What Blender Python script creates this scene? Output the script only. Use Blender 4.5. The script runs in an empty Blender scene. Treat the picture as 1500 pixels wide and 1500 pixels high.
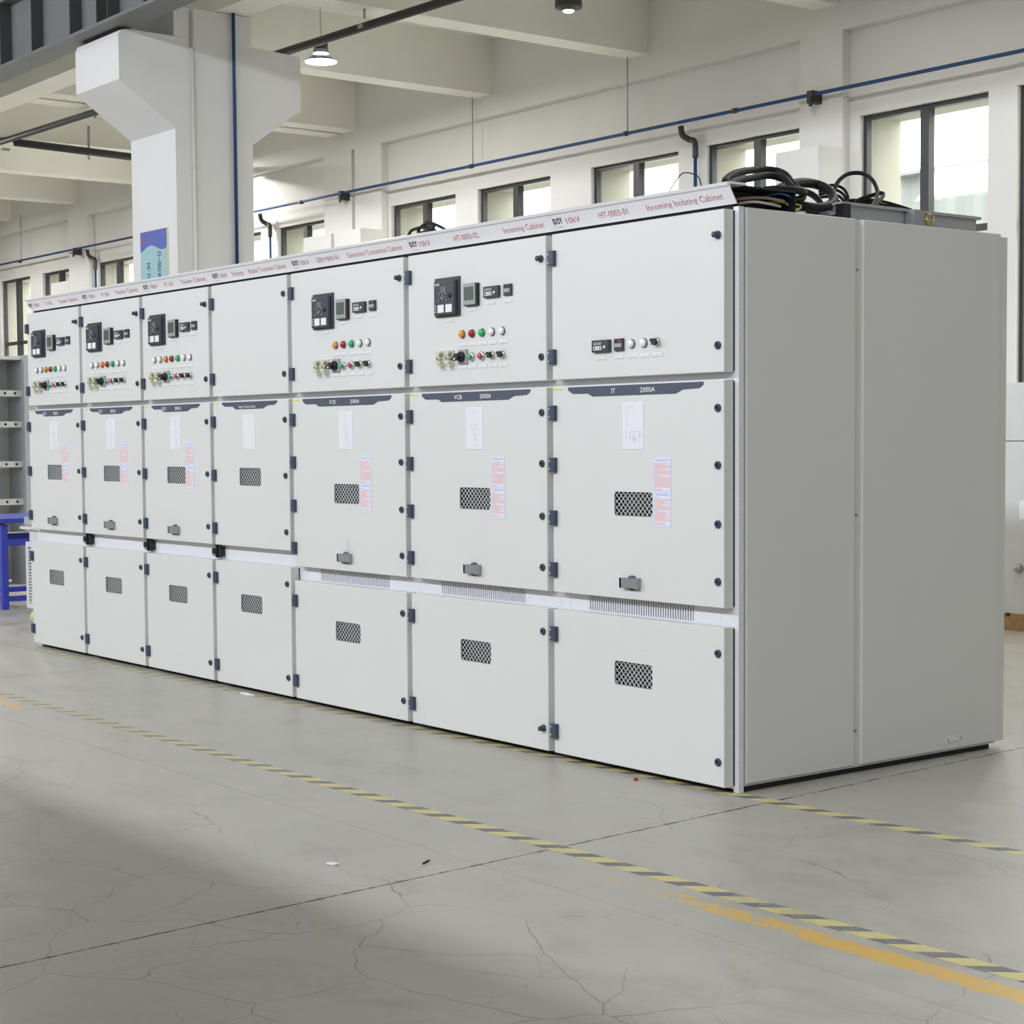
import bpy, math, random
from mathutils import Vector, Matrix
random.seed(7)
scene = bpy.context.scene
COL = scene.collection

# ------------------------------------------------------------------ camera
cam_d = bpy.data.cameras.new('camera'); cam = bpy.data.objects.new('camera', cam_d); COL.objects.link(cam)
cam_d.sensor_fit = 'HORIZONTAL'; cam_d.sensor_width = 36.0
cam_d.lens = 2613.96 / 1500 * 36.0
cam_d.shift_x = (750 - 768.0) / 1500; cam_d.shift_y = (793.37 - 750) / 1500
_rz, _pt, _ro = 0.90727, -0.05631, -0.00661
_f = Vector((-math.sin(_rz) * math.cos(_pt), math.cos(_rz) * math.cos(_pt), math.sin(_pt)))
_r = Vector((math.cos(_rz), math.sin(_rz), 0)); _u = _r.cross(_f)
_r2 = _r * math.cos(_ro) + _u * math.sin(_ro); _u2 = -_r * math.sin(_ro) + _u * math.cos(_ro)
M = Matrix((( _r2.x, _u2.x, -_f.x, 4.51577), (_r2.y, _u2.y, -_f.y, -4.44729), (_r2.z, _u2.z, -_f.z, 1.26722), (0, 0, 0, 1)))
cam.matrix_world = M; cam_d.clip_end = 300; cam_d.clip_start = 0.05
scene.camera = cam
scene.cycles.max_bounces = 8; scene.cycles.diffuse_bounces = 5; scene.cycles.caustics_reflective = False; scene.cycles.caustics_refractive = False

# ------------------------------------------------------------------ world, lights, exposure
w = bpy.data.worlds.new('world'); scene.world = w; w.use_nodes = True
bg = w.node_tree.nodes['Background']; bg.inputs[0].default_value = (1.0, 1.0, 0.96, 1); bg.inputs[1].default_value = 7.5
def area(name, loc, target, sx, sy, power, col):
    d = bpy.data.lights.new(name, 'AREA'); d.shape = 'RECTANGLE'; d.size = sx; d.size_y = sy; d.energy = power; d.color = col
    o = bpy.data.objects.new(name, d); COL.objects.link(o); o.location = loc
    o.rotation_euler = (Vector(target) - Vector(loc)).to_track_quat('-Z', 'Y').to_euler()
    return o
# long clerestory strip of the tall crane bay (its light clears the added shadow wall and falls on the cabinet fronts)
area('clerestory_strip', (-4.0, -9.5, 5.95), (-4.0, 0.0, -0.8), 30.0, 0.5, 1790, (0.865, 0.92, 1.0))
# general rooflights of the tall bay
area('rooflight_bay', (-3.0, -4.0, 9.4), (-3.0, -4.0, 0.0), 26.0, 6.0, 175, (1.0, 0.97, 0.74))
vs = scene.view_settings
vs.view_transform = 'Standard'; vs.look = 'None'; vs.gamma = 1.0; vs.use_curve_mapping = False; vs.exposure = 0.0

# ------------------------------------------------------------------ materials
MATS = {}
def mat(name, col, rough=0.5, metal=0.0, var=0.0, vscale=8.0, bump=0.0, bscale=200.0, spec=0.5, emit=None, alpha=None, coat=0.0):
    if name in MATS: return MATS[name]
    m = bpy.data.materials.new(name); m.use_nodes = True; nt = m.node_tree; b = nt.nodes['Principled BSDF']
    b.inputs['Base Color'].default_value = (*col, 1); b.inputs['Roughness'].default_value = rough
    b.inputs['Metallic'].default_value = metal; b.inputs['Specular IOR Level'].default_value = spec
    b.inputs['Coat Weight'].default_value = coat
    if emit: b.inputs['Emission Color'].default_value = (*emit[0], 1); b.inputs['Emission Strength'].default_value = emit[1]
    if var or bump:
        g = nt.nodes.new('ShaderNodeNewGeometry')
        if var:
            n = nt.nodes.new('ShaderNodeTexNoise'); n.inputs['Scale'].default_value = vscale; n.inputs['Detail'].default_value = 5
            n.inputs['Roughness'].default_value = 0.6
            nt.links.new(g.outputs['Position'], n.inputs['Vector'])
            r = nt.nodes.new('ShaderNodeMapRange'); r.inputs['From Min'].default_value = 0.3; r.inputs['From Max'].default_value = 0.7
            r.inputs['To Min'].default_value = 1 - var; r.inputs['To Max'].default_value = 1 + var
            nt.links.new(n.outputs['Fac'], r.inputs['Value'])
            mx = nt.nodes.new('ShaderNodeVectorMath'); mx.operation = 'SCALE'; mx.inputs[0].default_value = col
            nt.links.new(r.outputs[0], mx.inputs['Scale']); nt.links.new(mx.outputs[0], b.inputs['Base Color'])
        if bump:
            n2 = nt.nodes.new('ShaderNodeTexNoise'); n2.inputs['Scale'].default_value = bscale; n2.inputs['Detail'].default_value = 3
            nt.links.new(g.outputs['Position'], n2.inputs['Vector'])
            bp = nt.nodes.new('ShaderNodeBump'); bp.inputs['Strength'].default_value = bump; bp.inputs['Distance'].default_value = 0.01
            nt.links.new(n2.outputs['Fac'], bp.inputs['Height']); nt.links.new(bp.outputs[0], b.inputs['Normal'])
    MATS[name] = m; return m

PAINT = mat('cabinet_paint', (0.705, 0.705, 0.685), 0.42, bump=0.06, bscale=420, var=0.012, vscale=1.5)
GALV = mat('galvanised_sheet', (0.78, 0.78, 0.82), 0.45, metal=0.1, var=0.10, vscale=160)
HEADER = mat('header_white', (0.88, 0.87, 0.895), 0.30)
NAVY = mat('navy_plastic', (0.045, 0.06, 0.10), 0.42)
BLACK = mat('black_plastic', (0.012, 0.012, 0.014), 0.40)
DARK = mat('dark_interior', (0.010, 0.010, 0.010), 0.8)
DEVICE = mat('device_charcoal', (0.045, 0.05, 0.065), 0.30)
DEVLITE = mat('device_grey', (0.36, 0.37, 0.36), 0.42)
SCREEN = mat('lcd_screen', (0.10, 0.125, 0.11), 0.12, coat=0.4)
CARD = mat('white_card', (0.82, 0.82, 0.85), 0.5)
PLATE = mat('name_plate_white', (0.80, 0.80, 0.84), 0.35)
CHROME = mat('chrome', (0.62, 0.62, 0.63), 0.2, metal=0.9)
STEEL = mat('steel_grey', (0.36, 0.37, 0.38), 0.38, metal=0.6)
L_W = mat('lens_white', (0.85, 0.85, 0.84), 0.25)
L_O = mat('lens_amber', (0.80, 0.30, 0.02), 0.18)
L_R = mat('lens_red', (0.42, 0.012, 0.016), 0.18)
L_G = mat('lens_green', (0.03, 0.46, 0.17), 0.18)
BTN_G = mat('button_green', (0.08, 0.45, 0.30), 0.3)
BTN_R = mat('button_red', (0.60, 0.10, 0.12), 0.3)
CREAM = mat('terminal_cream', (0.62, 0.61, 0.50), 0.4)
BRASS = mat('brass_zinc', (0.55, 0.40, 0.14), 0.25, metal=0.9)
TITLE = mat('title_slate', (0.075, 0.088, 0.125), 0.35)
WHITE_INK = mat('white_ink', (0.85, 0.85, 0.85), 0.5)
RED_INK = mat('red_ink', (0.50, 0.10, 0.10), 0.5)
DARK_INK = mat('dark_ink', (0.04, 0.04, 0.10), 0.5)
GREY_INK = mat('grey_ink', (0.56, 0.56, 0.59), 0.5)
PINK_INK = mat('pink_ink', (0.78, 0.50, 0.48), 0.6)
BLUE_INK = mat('blue_ink', (0.42, 0.47, 0.82), 0.6)
NOTICE = mat('notice_paper', (0.76, 0.77, 0.86), 0.5)
YTAG = mat('yellow_tag', (0.72, 0.66, 0.03), 0.5)
MESHW = mat('mesh_wire', (0.72, 0.74, 0.74), 0.5)
WALL = mat('wall_paint', (0.66, 0.65, 0.635), 0.8, var=0.035, vscale=1.2, bump=0.05, bscale=14)
CEIL = mat('ceiling_paint', (0.80, 0.79, 0.73), 0.85, var=0.05, vscale=1.5, bump=0.05, bscale=10)
COLM = mat('column_paint', (0.75, 0.74, 0.735), 0.75, var=0.02, vscale=2, bump=0.03, bscale=20)
EXT = mat('outer_render', (0.40, 0.385, 0.33), 0.85)
ALU = mat('window_alu', (0.030, 0.031, 0.032), 0.4)
BLUEP = mat('pipe_blue', (0.022, 0.062, 0.17), 0.55, spec=0.3)
DARKP = mat('pipe_dark', (0.03, 0.028, 0.030), 0.45)
PVC = mat('pvc_white', (0.70, 0.69, 0.64), 0.4)
GIRDER = mat('girder_grey', (0.16, 0.17, 0.175), 0.5, var=0.06, vscale=3)
GIRDER_D = mat('stiffener_dark', (0.055, 0.06, 0.055), 0.55)
REDP = mat('conductor_red', (0.72, 0.06, 0.025), 0.4)
RUBBER = mat('cable_black', (0.010, 0.010, 0.011), 0.55, spec=0.3)
W_BLUE = mat('wire_blue', (0.05, 0.22, 0.60), 0.4)
W_YEL = mat('wire_yellow_green', (0.50, 0.52, 0.08), 0.4)
W_BRN = mat('wire_tan', (0.36, 0.26, 0.17), 0.5)
TBLUE = mat('bench_blue', (0.035, 0.055, 0.42), 0.4)
SHELL = mat('raw_shell_grey', (0.60, 0.61, 0.575), 0.5, metal=0.1)
RCAB = mat('right_cabinet_grey', (0.60, 0.61, 0.615), 0.45)
SHELL2 = mat('shell_bluegrey', (0.42, 0.44, 0.47), 0.45, metal=0.1)
WHEEL = mat('wheel_green', (0.62, 0.70, 0.32), 0.5)
WOOD = mat('pallet_wood', (0.34, 0.20, 0.09), 0.8, var=0.2, vscale=20)
BAN_B = mat('banner_blue', (0.13, 0.16, 0.50), 0.4)
BAN_L = mat('banner_pale', (0.38, 0.58, 0.62), 0.4)
BAN_G = mat('banner_gold', (0.70, 0.66, 0.40), 0.35)
LAMP_ON = mat('lamp_diffuser', (1, 1, 1), 0.5, emit=((1.0, 0.98, 0.97), 9.0))
LAMP_M = mat('lamp_reflector', (0.30, 0.30, 0.40), 0.25, metal=0.7)
LAMP_B = mat('lamp_body', (0.05, 0.05, 0.045), 0.5)
TINW = mat('outer_tin', (0.205, 0.222, 0.226), 0.5)
ROOF = mat('roof_sheet', (0.50, 0.50, 0.48), 0.8)
WHITE = mat('white_sheet', (0.66, 0.66, 0.68), 0.45)

def glass_mat():
    m = bpy.data.materials.new('window_glass'); m.use_nodes = True; nt = m.node_tree
    for n in list(nt.nodes): nt.nodes.remove(n)
    o = nt.nodes.new('ShaderNodeOutputMaterial'); t = nt.nodes.new('ShaderNodeBsdfTransparent'); g = nt.nodes.new('ShaderNodeBsdfGlossy')
    t.inputs[0].default_value = (0.93, 0.95, 0.94, 1); g.inputs['Roughness'].default_value = 0.03
    mx = nt.nodes.new('ShaderNodeMixShader'); mx.inputs[0].default_value = 0.05
    nt.links.new(t.outputs[0], mx.inputs[1]); nt.links.new(g.outputs[0], mx.inputs[2]); nt.links.new(mx.outputs[0], o.inputs[0])
    return m
GLASS = glass_mat()

def nodes_of(m): return m.node_tree, m.node_tree.nodes, m.node_tree.links
def math_node(nt, op, a, b=None, c=None, clamp=False):
    n = nt.nodes.new('ShaderNodeMath'); n.operation = op; n.use_clamp = clamp
    for i, v in enumerate((a, b, c)):
        if v is None: continue
        if isinstance(v, (int, float)): n.inputs[i].default_value = v
        else: nt.links.new(v, n.inputs[i])
    return n.outputs[0]
def noise(nt, vec, scale, detail=4, rough=0.55, dist=0.0):
    n = nt.nodes.new('ShaderNodeTexNoise'); n.inputs['Scale'].default_value = scale; n.inputs['Detail'].default_value = detail
    n.inputs['Roughness'].default_value = rough; n.inputs['Distortion'].default_value = dist; nt.links.new(vec, n.inputs['Vector']); return n
def ramp(nt, val, lo, hi, a=0.0, b=1.0):
    r = nt.nodes.new('ShaderNodeMapRange'); r.inputs[1].default_value = lo; r.inputs[2].default_value = hi
    r.inputs[3].default_value = a; r.inputs[4].default_value = b; nt.links.new(val, r.inputs[0]); return r.outputs[0]
def mixc(nt, fac, a, b):
    n = nt.nodes.new('ShaderNodeMix'); n.data_type = 'RGBA'; nt.links.new(fac, n.inputs[0])
    for sock, v in ((n.inputs[6], a), (n.inputs[7], b)):
        if isinstance(v, tuple): sock.default_value = (*v, 1)
        else: nt.links.new(v, sock)
    return n.outputs[2]

def floor_mat():
    m = bpy.data.materials.new('worn_concrete'); m.use_nodes = True; nt = m.node_tree; b = nt.nodes['Principled BSDF']
    g = nt.nodes.new('ShaderNodeNewGeometry'); P = g.outputs['Position']
    sx = nt.nodes.new('ShaderNodeSeparateXYZ'); nt.links.new(P, sx.inputs[0]); X, Y = sx.outputs[0], sx.outputs[1]
    st = nt.nodes.new('ShaderNodeMapping'); st.inputs['Scale'].default_value = (1.0, 1.6, 1.0); nt.links.new(P, st.inputs[0])
    n1 = noise(nt, P, 0.8, 6, 0.6); n2 = noise(nt, st.outputs[0], 5.0, 7, 0.65); n3 = noise(nt, P, 90, 3, 0.7)
    v = math_node(nt, 'ADD', ramp(nt, n1.outputs[0], 0.3, 0.7, -0.06, 0.06), ramp(nt, n2.outputs[0], 0.3, 0.7, -0.085, 0.085))
    v = math_node(nt, 'ADD', v, ramp(nt, n3.outputs[0], 0.3, 0.7, -0.035, 0.035)); v = math_node(nt, 'ADD', v, 1.0)
    base = nt.nodes.new('ShaderNodeVectorMath'); base.operation = 'SCALE'; base.inputs[0].default_value = (0.418, 0.394, 0.350); nt.links.new(v, base.inputs['Scale'])
    col = base.outputs[0]
    # brownish stains
    n4 = noise(nt, st.outputs[0], 2.3, 6, 0.7, 0.4)
    col = mixc(nt, ramp(nt, n4.outputs[0], 0.52, 0.76, 0, 0.6), col, (0.27, 0.245, 0.21))
    # map cracking
    wob = noise(nt, P, 1.6, 5, 0.42); wob2 = nt.nodes.new('ShaderNodeVectorMath'); wob2.operation = 'SCALE'; wob2.inputs['Scale'].default_value = 0.6
    nt.links.new(wob.outputs['Color'], wob2.inputs[0]); ad = nt.nodes.new('ShaderNodeVectorMath'); nt.links.new(P, ad.inputs[0]); nt.links.new(wob2.outputs[0], ad.inputs[1])
    def cracks(scale, width, lo, hi, mscale, strength, col):
        vo = nt.nodes.new('ShaderNodeTexVoronoi'); vo.feature = 'DISTANCE_TO_EDGE'; vo.voronoi_dimensions = '2D'; vo.inputs['Scale'].default_value = scale
        nt.links.new(ad.outputs[0], vo.inputs['Vector'])
        line = ramp(nt, vo.outputs['Distance'], 0.0, width, 1.0, 0.0)
        nm = noise(nt, P, mscale, 3)
        near = ramp(nt, Y, -1.45, -1.9, 0.0, 0.20)
        msk = ramp(nt, math_node(nt, 'ADD', nm.outputs[0], near), lo, hi, 0, strength)
        return mixc(nt, math_node(nt, 'MULTIPLY', line, msk), col, (0.10, 0.09, 0.075))
    col = cracks(2.2, 0.0075, 0.48, 0.66, 1.3, 0.85, col)
    col = cracks(5.0, 0.012, 0.60, 0.76, 2.1, 0.5, col)
    # worn yellow paint line
    nA = noise(nt, st.outputs[0], 13.0, 9, 0.78, 0.6); nB = noise(nt, P, 1.7, 3)
    cY = math_node(nt, 'ABSOLUTE', math_node(nt, 'ADD', Y, 1.105)); band = ramp(nt, cY, 0.034, 0.072, 1.0, 0.0)
    right = ramp(nt, X, 0.45, 1.60, -0.04, 0.135); left = ramp(nt, X, -3.0, -3.7, -0.4, 0.06); gate = math_node(nt, 'MAXIMUM', math_node(nt, 'ADD', right, ramp(nt, X, 0.25, 0.35, -1.0, 0.0)), left)
    s = math_node(nt, 'ADD', math_node(nt, 'ADD', nA.outputs[0], gate), math_node(nt, 'MULTIPLY', math_node(nt, 'SUBTRACT', band, 1.0), 0.5))
    s = math_node(nt, 'ADD', s, ramp(nt, nB.outputs[0], 0.3, 0.7, -0.05, 0.05))
    ym = ramp(nt, s, 0.545, 0.565, 0, 0.95)
    col = mixc(nt, ym, col, (0.66, 0.41, 0.075))
    # ragged spalling along the slab joint
    jx = math_node(nt, 'ABSOLUTE', math_node(nt, 'SUBTRACT', math_node(nt, 'ADD', X, math_node(nt, 'MULTIPLY', Y, 0.07)), 0.172))
    nJ = noise(nt, P, 14, 5, 0.7)
    jm = ramp(nt, math_node(nt, 'SUBTRACT', math_node(nt, 'MULTIPLY', ramp(nt, nJ.outputs[0], 0.40, 0.75), 0.022), jx), 0.0, 0.004, 0, 0.75)
    col = mixc(nt, jm, col, (0.10, 0.085, 0.07))
    # scattered red paint scuffs
    nt.links.new(col, b.inputs['Base Color'])
    nt.links.new(ramp(nt, n2.outputs[0], 0.3, 0.7, 0.30, 0.46), b.inputs['Roughness'])
    b.inputs['Specular IOR Level'].default_value = 0.45
    bp = nt.nodes.new('ShaderNodeBump'); bp.inputs['Strength'].default_value = 0.12; bp.inputs['Distance'].default_value = 0.004
    nt.links.new(n3.outputs[0], bp.inputs['Height']); nt.links.new(bp.outputs[0], b.inputs['Normal'])
    return m
FLOOR = floor_mat()

def tape_mat(name, phase, y0):
    m = bpy.data.materials.new(name); m.use_nodes = True; nt = m.node_tree; b = nt.nodes['Principled BSDF']
    t = nt.nodes.new('ShaderNodeTexCoord'); sx = nt.nodes.new('ShaderNodeSeparateXYZ'); nt.links.new(t.outputs['Object'], sx.inputs[0])
    u = math_node(nt, 'SUBTRACT', sx.outputs[0], math_node(nt, 'MULTIPLY', sx.outputs[1], 0.95))
    fr = math_node(nt, 'FRACT', math_node(nt, 'DIVIDE', math_node(nt, 'SUBTRACT', u, phase), 0.1524))
    yel = math_node(nt, 'LESS_THAN', fr, 0.58)
    g = nt.nodes.new('ShaderNodeNewGeometry'); n = noise(nt, g.outputs['Position'], 12, 6, 0.7); n2 = noise(nt, g.outputs['Position'], 1.1, 2)
    c = mixc(nt, yel, (0.15, 0.15, 0.16), (0.62, 0.54, 0.235))
    wear = ramp(nt, math_node(nt, 'ADD', n.outputs[0], ramp(nt, n2.outputs[0], 0.35, 0.65, -0.1, 0.1)), 0.50, 0.70, 0.0, 0.65)
    c = mixc(nt, wear, c, (0.36, 0.34, 0.30))
    # older stretch further down the hall is scuffed paler
    nt.links.new(mixc(nt, ramp(nt, sx.outputs[0], -3.0, -0.5, 0.5, 0.0), c, (0.37, 0.35, 0.30)), b.inputs['Base Color'])
    b.inputs['Roughness'].default_value = 0.5
    return m

# ------------------------------------------------------------------ mesh helpers
class MB:
    def __init__(s): s.v = []; s.f = []; s.m = []; s.sm = []
    def add(s, vs, fs, mi=0, smooth=False):
        o = len(s.v); s.v += [tuple(p) for p in vs]
        for f in fs: s.f.append(tuple(i + o for i in f)); s.m.append(mi); s.sm.append(smooth)
        return s
    def box(s, x0, x1, y0, y1, z0, z1, mi=0):
        return s.add([(x0,y0,z0),(x1,y0,z0),(x1,y1,z0),(x0,y1,z0),(x0,y0,z1),(x1,y0,z1),(x1,y1,z1),(x0,y1,z1)],
                     [(0,3,2,1),(4,5,6,7),(0,1,5,4),(1,2,6,5),(2,3,7,6),(3,0,4,7)], mi)
    def cbox(s, cx, cy, cz, sx, sy, sz, mi=0): return s.box(cx-sx/2,cx+sx/2,cy-sy/2,cy+sy/2,cz-sz/2,cz+sz/2,mi)
    def chbox(s, x0, x1, y0, y1, z0, z1, c, mi=0):            # box whose front (-Y) face is chamfered
        return s.add([(x0,y1,z0),(x1,y1,z0),(x1,y1,z1),(x0,y1,z1),(x0,y0+c,z0),(x1,y0+c,z0),(x1,y0+c,z1),(x0,y0+c,z1),(x0+c,y0,z0+c),(x1-c,y0,z0+c),(x1-c,y0,z1-c),(x0+c,y0,z1-c)],
                     [(0,3,2,1),(0,1,5,4),(1,2,6,5),(2,3,7,6),(3,0,4,7),(4,5,9,8),(5,6,10,9),(6,7,11,10),(7,4,8,11),(8,9,10,11)], mi)
    def prism(s, poly, a0, a1, axis='y', mi=0):               # poly of 2D points extruded along an axis
        n = len(poly)
        def P(p, a): return {'y': (p[0], a, p[1]), 'x': (a, p[0], p[1]), 'z': (p[0], p[1], a)}[axis]
        vs = [P(p, a0) for p in poly] + [P(p, a1) for p in poly]
        fs = [tuple(range(n)), tuple(range(2*n-1, n-1, -1))] + [(i, i+n, (i+1) % n + n, (i+1) % n) for i in range(n)]
        return s.add(vs, fs, mi)
    def lathe(s, c, axis, prof, n=20, mi=0, smooth=True):     # prof: (radius, offset along axis)
        ax = Vector(axis).normalized(); t = Vector((0,0,1)) if abs(ax.z) < 0.9 else Vector((1,0,0)); e1 = ax.cross(t).normalized(); e2 = ax.cross(e1); c = Vector(c)
        vs = []; fs = []; k = len(prof)
        for r, h in prof:
            for i in range(n): a = 2*math.pi*i/n; vs.append(c + ax*h + (e1*math.cos(a) + e2*math.sin(a))*max(r, 1e-5))
        for j in range(k-1):
            for i in range(n): fs.append((j*n+i, j*n+(i+1) % n, (j+1)*n+(i+1) % n, (j+1)*n+i))
        fs.append(tuple(range(n-1, -1, -1))); fs.append(tuple(range((k-1)*n, k*n)))
        return s.add(vs, fs, mi, smooth)
    def cyl(s, p0, p1, r, n=12, mi=0, smooth=True):
        p0 = Vector(p0); d = Vector(p1) - p0; L = d.length
        return s.lathe(p0, d, [(r, 0), (r, L)], n, mi, smooth)
    def tube(s, pts, r, n=8, mi=0, closed=False, sub=6):
        P = [Vector(p) for p in pts]; out = []; N = len(P); segs = N if closed else N-1
        for i in range(segs):
            p0 = P[(i-1) % N] if closed or i > 0 else P[0]; p1 = P[i]; p2 = P[(i+1) % N]; p3 = P[(i+2) % N] if closed or i+2 < N else P[-1]
            for k in range(sub):
                t = k/sub; out.append(0.5*((2*p1) + (p2-p0)*t + (2*p0-5*p1+4*p2-p3)*t*t + (3*p1-p0-3*p2+p3)*t**3))
        if not closed: out.append(P[-1])
        K = len(out); vs = []; fs = []; nrm = None
        for i in range(K):
            d = (out[(i+1) % K] if closed or i+1 < K else out[i]) - (out[i-1] if closed or i > 0 else out[i])
            d.normalize()
            if nrm is None: nrm = d.orthogonal().normalized()
            nrm = (nrm - d*nrm.dot(d)).normalized(); bn = d.cross(nrm)
            for k in range(n): a = 2*math.pi*k/n; vs.append(out[i] + (nrm*math.cos(a) + bn*math.sin(a))*r)
        for i in range(K if closed else K-1):
            j = (i+1) % K
            for k in range(n): fs.append((i*n+k, i*n+(k+1) % n, j*n+(k+1) % n, j*n+k))
        if not closed: fs += [tuple(range(n-1,-1,-1)), tuple(range((K-1)*n, K*n))]
        return s.add(vs, fs, mi, True)
    def mesh(s, name, mats):
        me = bpy.data.meshes.new(name); me.from_pydata(s.v, [], s.f)
        for m in (mats if isinstance(mats, (list, tuple)) else [mats]): me.materials.append(m)
        me.polygons.foreach_set('material_index', s.m); me.polygons.foreach_set('use_smooth', s.sm); me.update(); return me
    def build(s, name, mats, parent=None, loc=(0,0,0)): return put(name, s.mesh(name, mats), parent, loc)

def put(name, me, parent=None, loc=(0,0,0)):
    o = bpy.data.objects.new(name, me); COL.objects.link(o); o.parent = parent; o.location = loc; return o
def empty(name, loc=(0,0,0), rz=0.0):
    o = bpy.data.objects.new(name, None); COL.objects.link(o); o.location = loc; o.rotation_euler = (0,0,rz); o.empty_display_size = 0.1; return o
def tag(o, label, cat, group=None, kind=None):
    o['label'] = label; o['category'] = cat
    if group: o['group'] = group
    if kind: o['kind'] = kind
    return o
def struct(o, label, cat='structure'): return tag(o, label, cat, kind='structure')

def holed_door(x0, x1, z0, z1, hole=None, thick=0.046, rc=0.012):
    """front sheet (with a rounded opening), returned edges, recessed dark back"""
    mb = MB()
    e = 0.0025
    if not hole:
        mb.add([(x0,thick,z0),(x1,thick,z0),(x1,thick,z1),(x0,thick,z1),(x0,e,z0),(x1,e,z0),(x1,e,z1),(x0,e,z1),(x0+e,0,z0+e),(x1-e,0,z0+e),(x1-e,0,z1-e),(x0+e,0,z1-e)],
               [(0,3,2,1),(0,1,5,4),(1,2,6,5),(2,3,7,6),(3,0,4,7),(4,5,9,8),(5,6,10,9),(6,7,11,10),(7,4,8,11),(8,9,10,11)])
        return mb
    hx0, hx1, hz0, hz1 = hole
    ring = []
    for cx, cz, a0 in ((hx1-rc, hz1-rc, 0), (hx0+rc, hz1-rc, 90), (hx0+rc, hz0+rc, 180), (hx1-rc, hz0+rc, 270)):
        for k in range(5): a = math.radians(a0 + 22.5*k); ring.append((cx + rc*math.cos(a), cz + rc*math.sin(a)))
    n = len(ring)
    vs = [(x0+e,0,z0+e),(x1-e,0,z0+e),(x1-e,0,z1-e),(x0+e,0,z1-e)] + [(p[0],0,p[1]) for p in ring] + [(p[0],0.004,p[1]) for p in ring]
    vs += [(x0,e,z0),(x1,e,z0),(x1,e,z1),(x0,e,z1),(x0,thick,z0),(x1,thick,z0),(x1,thick,z1),(x0,thick,z1)]
    A = 4; B = 4+n; C = 4+2*n; fs = []
    # corner fans: outer corners 2 (top right), 3 (top left), 0 (bottom left), 1 (bottom right)
    oc = [2, 3, 0, 1]
    for q in range(4):
        s0 = A + q*5
        for k in range(4): fs.append((oc[q], s0+k+1, s0+k))
        nx = A + ((q+1) % 4)*5
        fs.append((oc[q], oc[(q+1) % 4], nx, s0+4))
    fs = [tuple(reversed(f)) for f in fs]
    for i in range(n): fs.append((A+i, A+(i+1) % n, B+(i+1) % n, B+i))
    for i in range(4): fs.append((i, C+i, C+(i+1) % 4, (i+1) % 4)); fs.append((C+i, C+4+i, C+4+(i+1) % 4, C+(i+1) % 4))
    mb.add(vs, fs)
    # frame ring closing the back
    mb.box(x0+0.001, hx0-0.001, thick-0.002, thick, z0+0.001, z1-0.001); mb.box(hx1+0.001, x1-0.001, thick-0.002, thick, z0+0.001, z1-0.001)
    return mb

def lattice(x0, x1, z0, z1, pw, ph, y):
    """expanded metal: two families of flat strands clipped to the opening"""
    mb = MB(); sl = ph/pw; t = 0.0011
    for s in (1, -1):
        k = -40
        while k < 60:
            # line z = z0 + s*sl*(x-x0) + k*ph
            c = k*ph; k += 1
            pts = []
            xa, xb = x0, x1
            za, zb = z0 + s*sl*(xa-x0) + c, z0 + s*sl*(xb-x0) + c
            d = (zb-za)/(xb-xa)
            ts = [0.0, 1.0]
            lo, hi = 0.0, 1.0
            for lim in (z0, z1):
                pass
            t0 = (z0-za)/(zb-za); t1 = (z1-za)/(zb-za); lo = max(0, min(t0, t1)); hi = min(1, max(t0, t1))
            if hi-lo < 0.01: continue
            ax, az = xa+(xb-xa)*lo, za+(zb-za)*lo; bx, bz = xa+(xb-xa)*hi, za+(zb-za)*hi
            L = math.hypot(bx-ax, bz-az); nx, nz = -(bz-az)/L*t, (bx-ax)/L*t; yy = y + (0.0006 if s > 0 else 0.0)
            mb.add([(ax+nx,yy,az+nz),(ax-nx,yy,az-nz),(bx-nx,yy,bz-nz),(bx+nx,yy,bz+nz),(ax+nx,yy+.0012,az+nz),(ax-nx,yy+.0012,az-nz),(bx-nx,yy+.0012,bz-nz),(bx+nx,yy+.0012,bz+nz)],
                   [(0,1,2,3),(7,6,5,4),(0,4,5,1),(2,6,7,3)])
    return mb

_TXT = {}
def text_mesh(txt, cap, width=None, weight=0.0, matl=None):
    """flat lettering standing in XZ, facing -Y, origin at its lower left; cap height and overall width are given"""
    key = (txt, cap, width, weight, matl.name)
    if key in _TXT: return _TXT[key]
    cu = bpy.data.curves.new('lettering', 'FONT'); cu.body = txt; cu.size = 1.0; cu.offset = weight; cu.resolution_u = 2
    ob = bpy.data.objects.new('lettering', cu); COL.objects.link(ob)
    bpy.context.view_layer.update()
    dg = bpy.context.evaluated_depsgraph_get(); me = bpy.data.meshes.new_from_object(ob.evaluated_get(dg)); bpy.data.objects.remove(ob)
    xs = [v.co.x for v in me.vertices] or [0, 1]; x0, x1 = min(xs), max(xs); cs = cap/0.70
    k = (width/(x1-x0)) if width else cs
    for v in me.vertices: v.co = Vector(((v.co.x-x0)*k, 0.0, v.co.y*cs))
    me.materials.clear(); me.materials.append(matl); me.name = 'lettering'
    _TXT[key] = me; return me

# ================================================================== SETTING
# floor slabs between the saw-cut joints
fl = MB().box(-28, 14, -10, 7, -0.16, -0.018).build('floor', mat('joint_dark', (0.05, 0.045, 0.04), 0.9))
struct(fl, 'grey polished concrete floor with cracks and joints', 'floor')
xj = [-28, -19.9, -14.9, -9.9, -4.86, 'a', 5.3, 14]; yj = [-10, -6.3, -1.3, 3.7, 7]
def jx(q, y): return 0.172 - 0.07*y if q == 'a' else q
g = 0.0022
for i in range(len(xj)-1):
    for j in range(len(yj)-1):
        y0, y1 = yj[j]+g, yj[j+1]-g
        p = [(jx(xj[i], y0)+g, y0), (jx(xj[i+1], y0)-g, y0), (jx(xj[i+1], y1)-g, y1), (jx(xj[i], y1)+g, y1)]
        o = MB().prism(p, -0.018, 0.0, 'z').build('floor_slab', FLOOR, fl)

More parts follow.
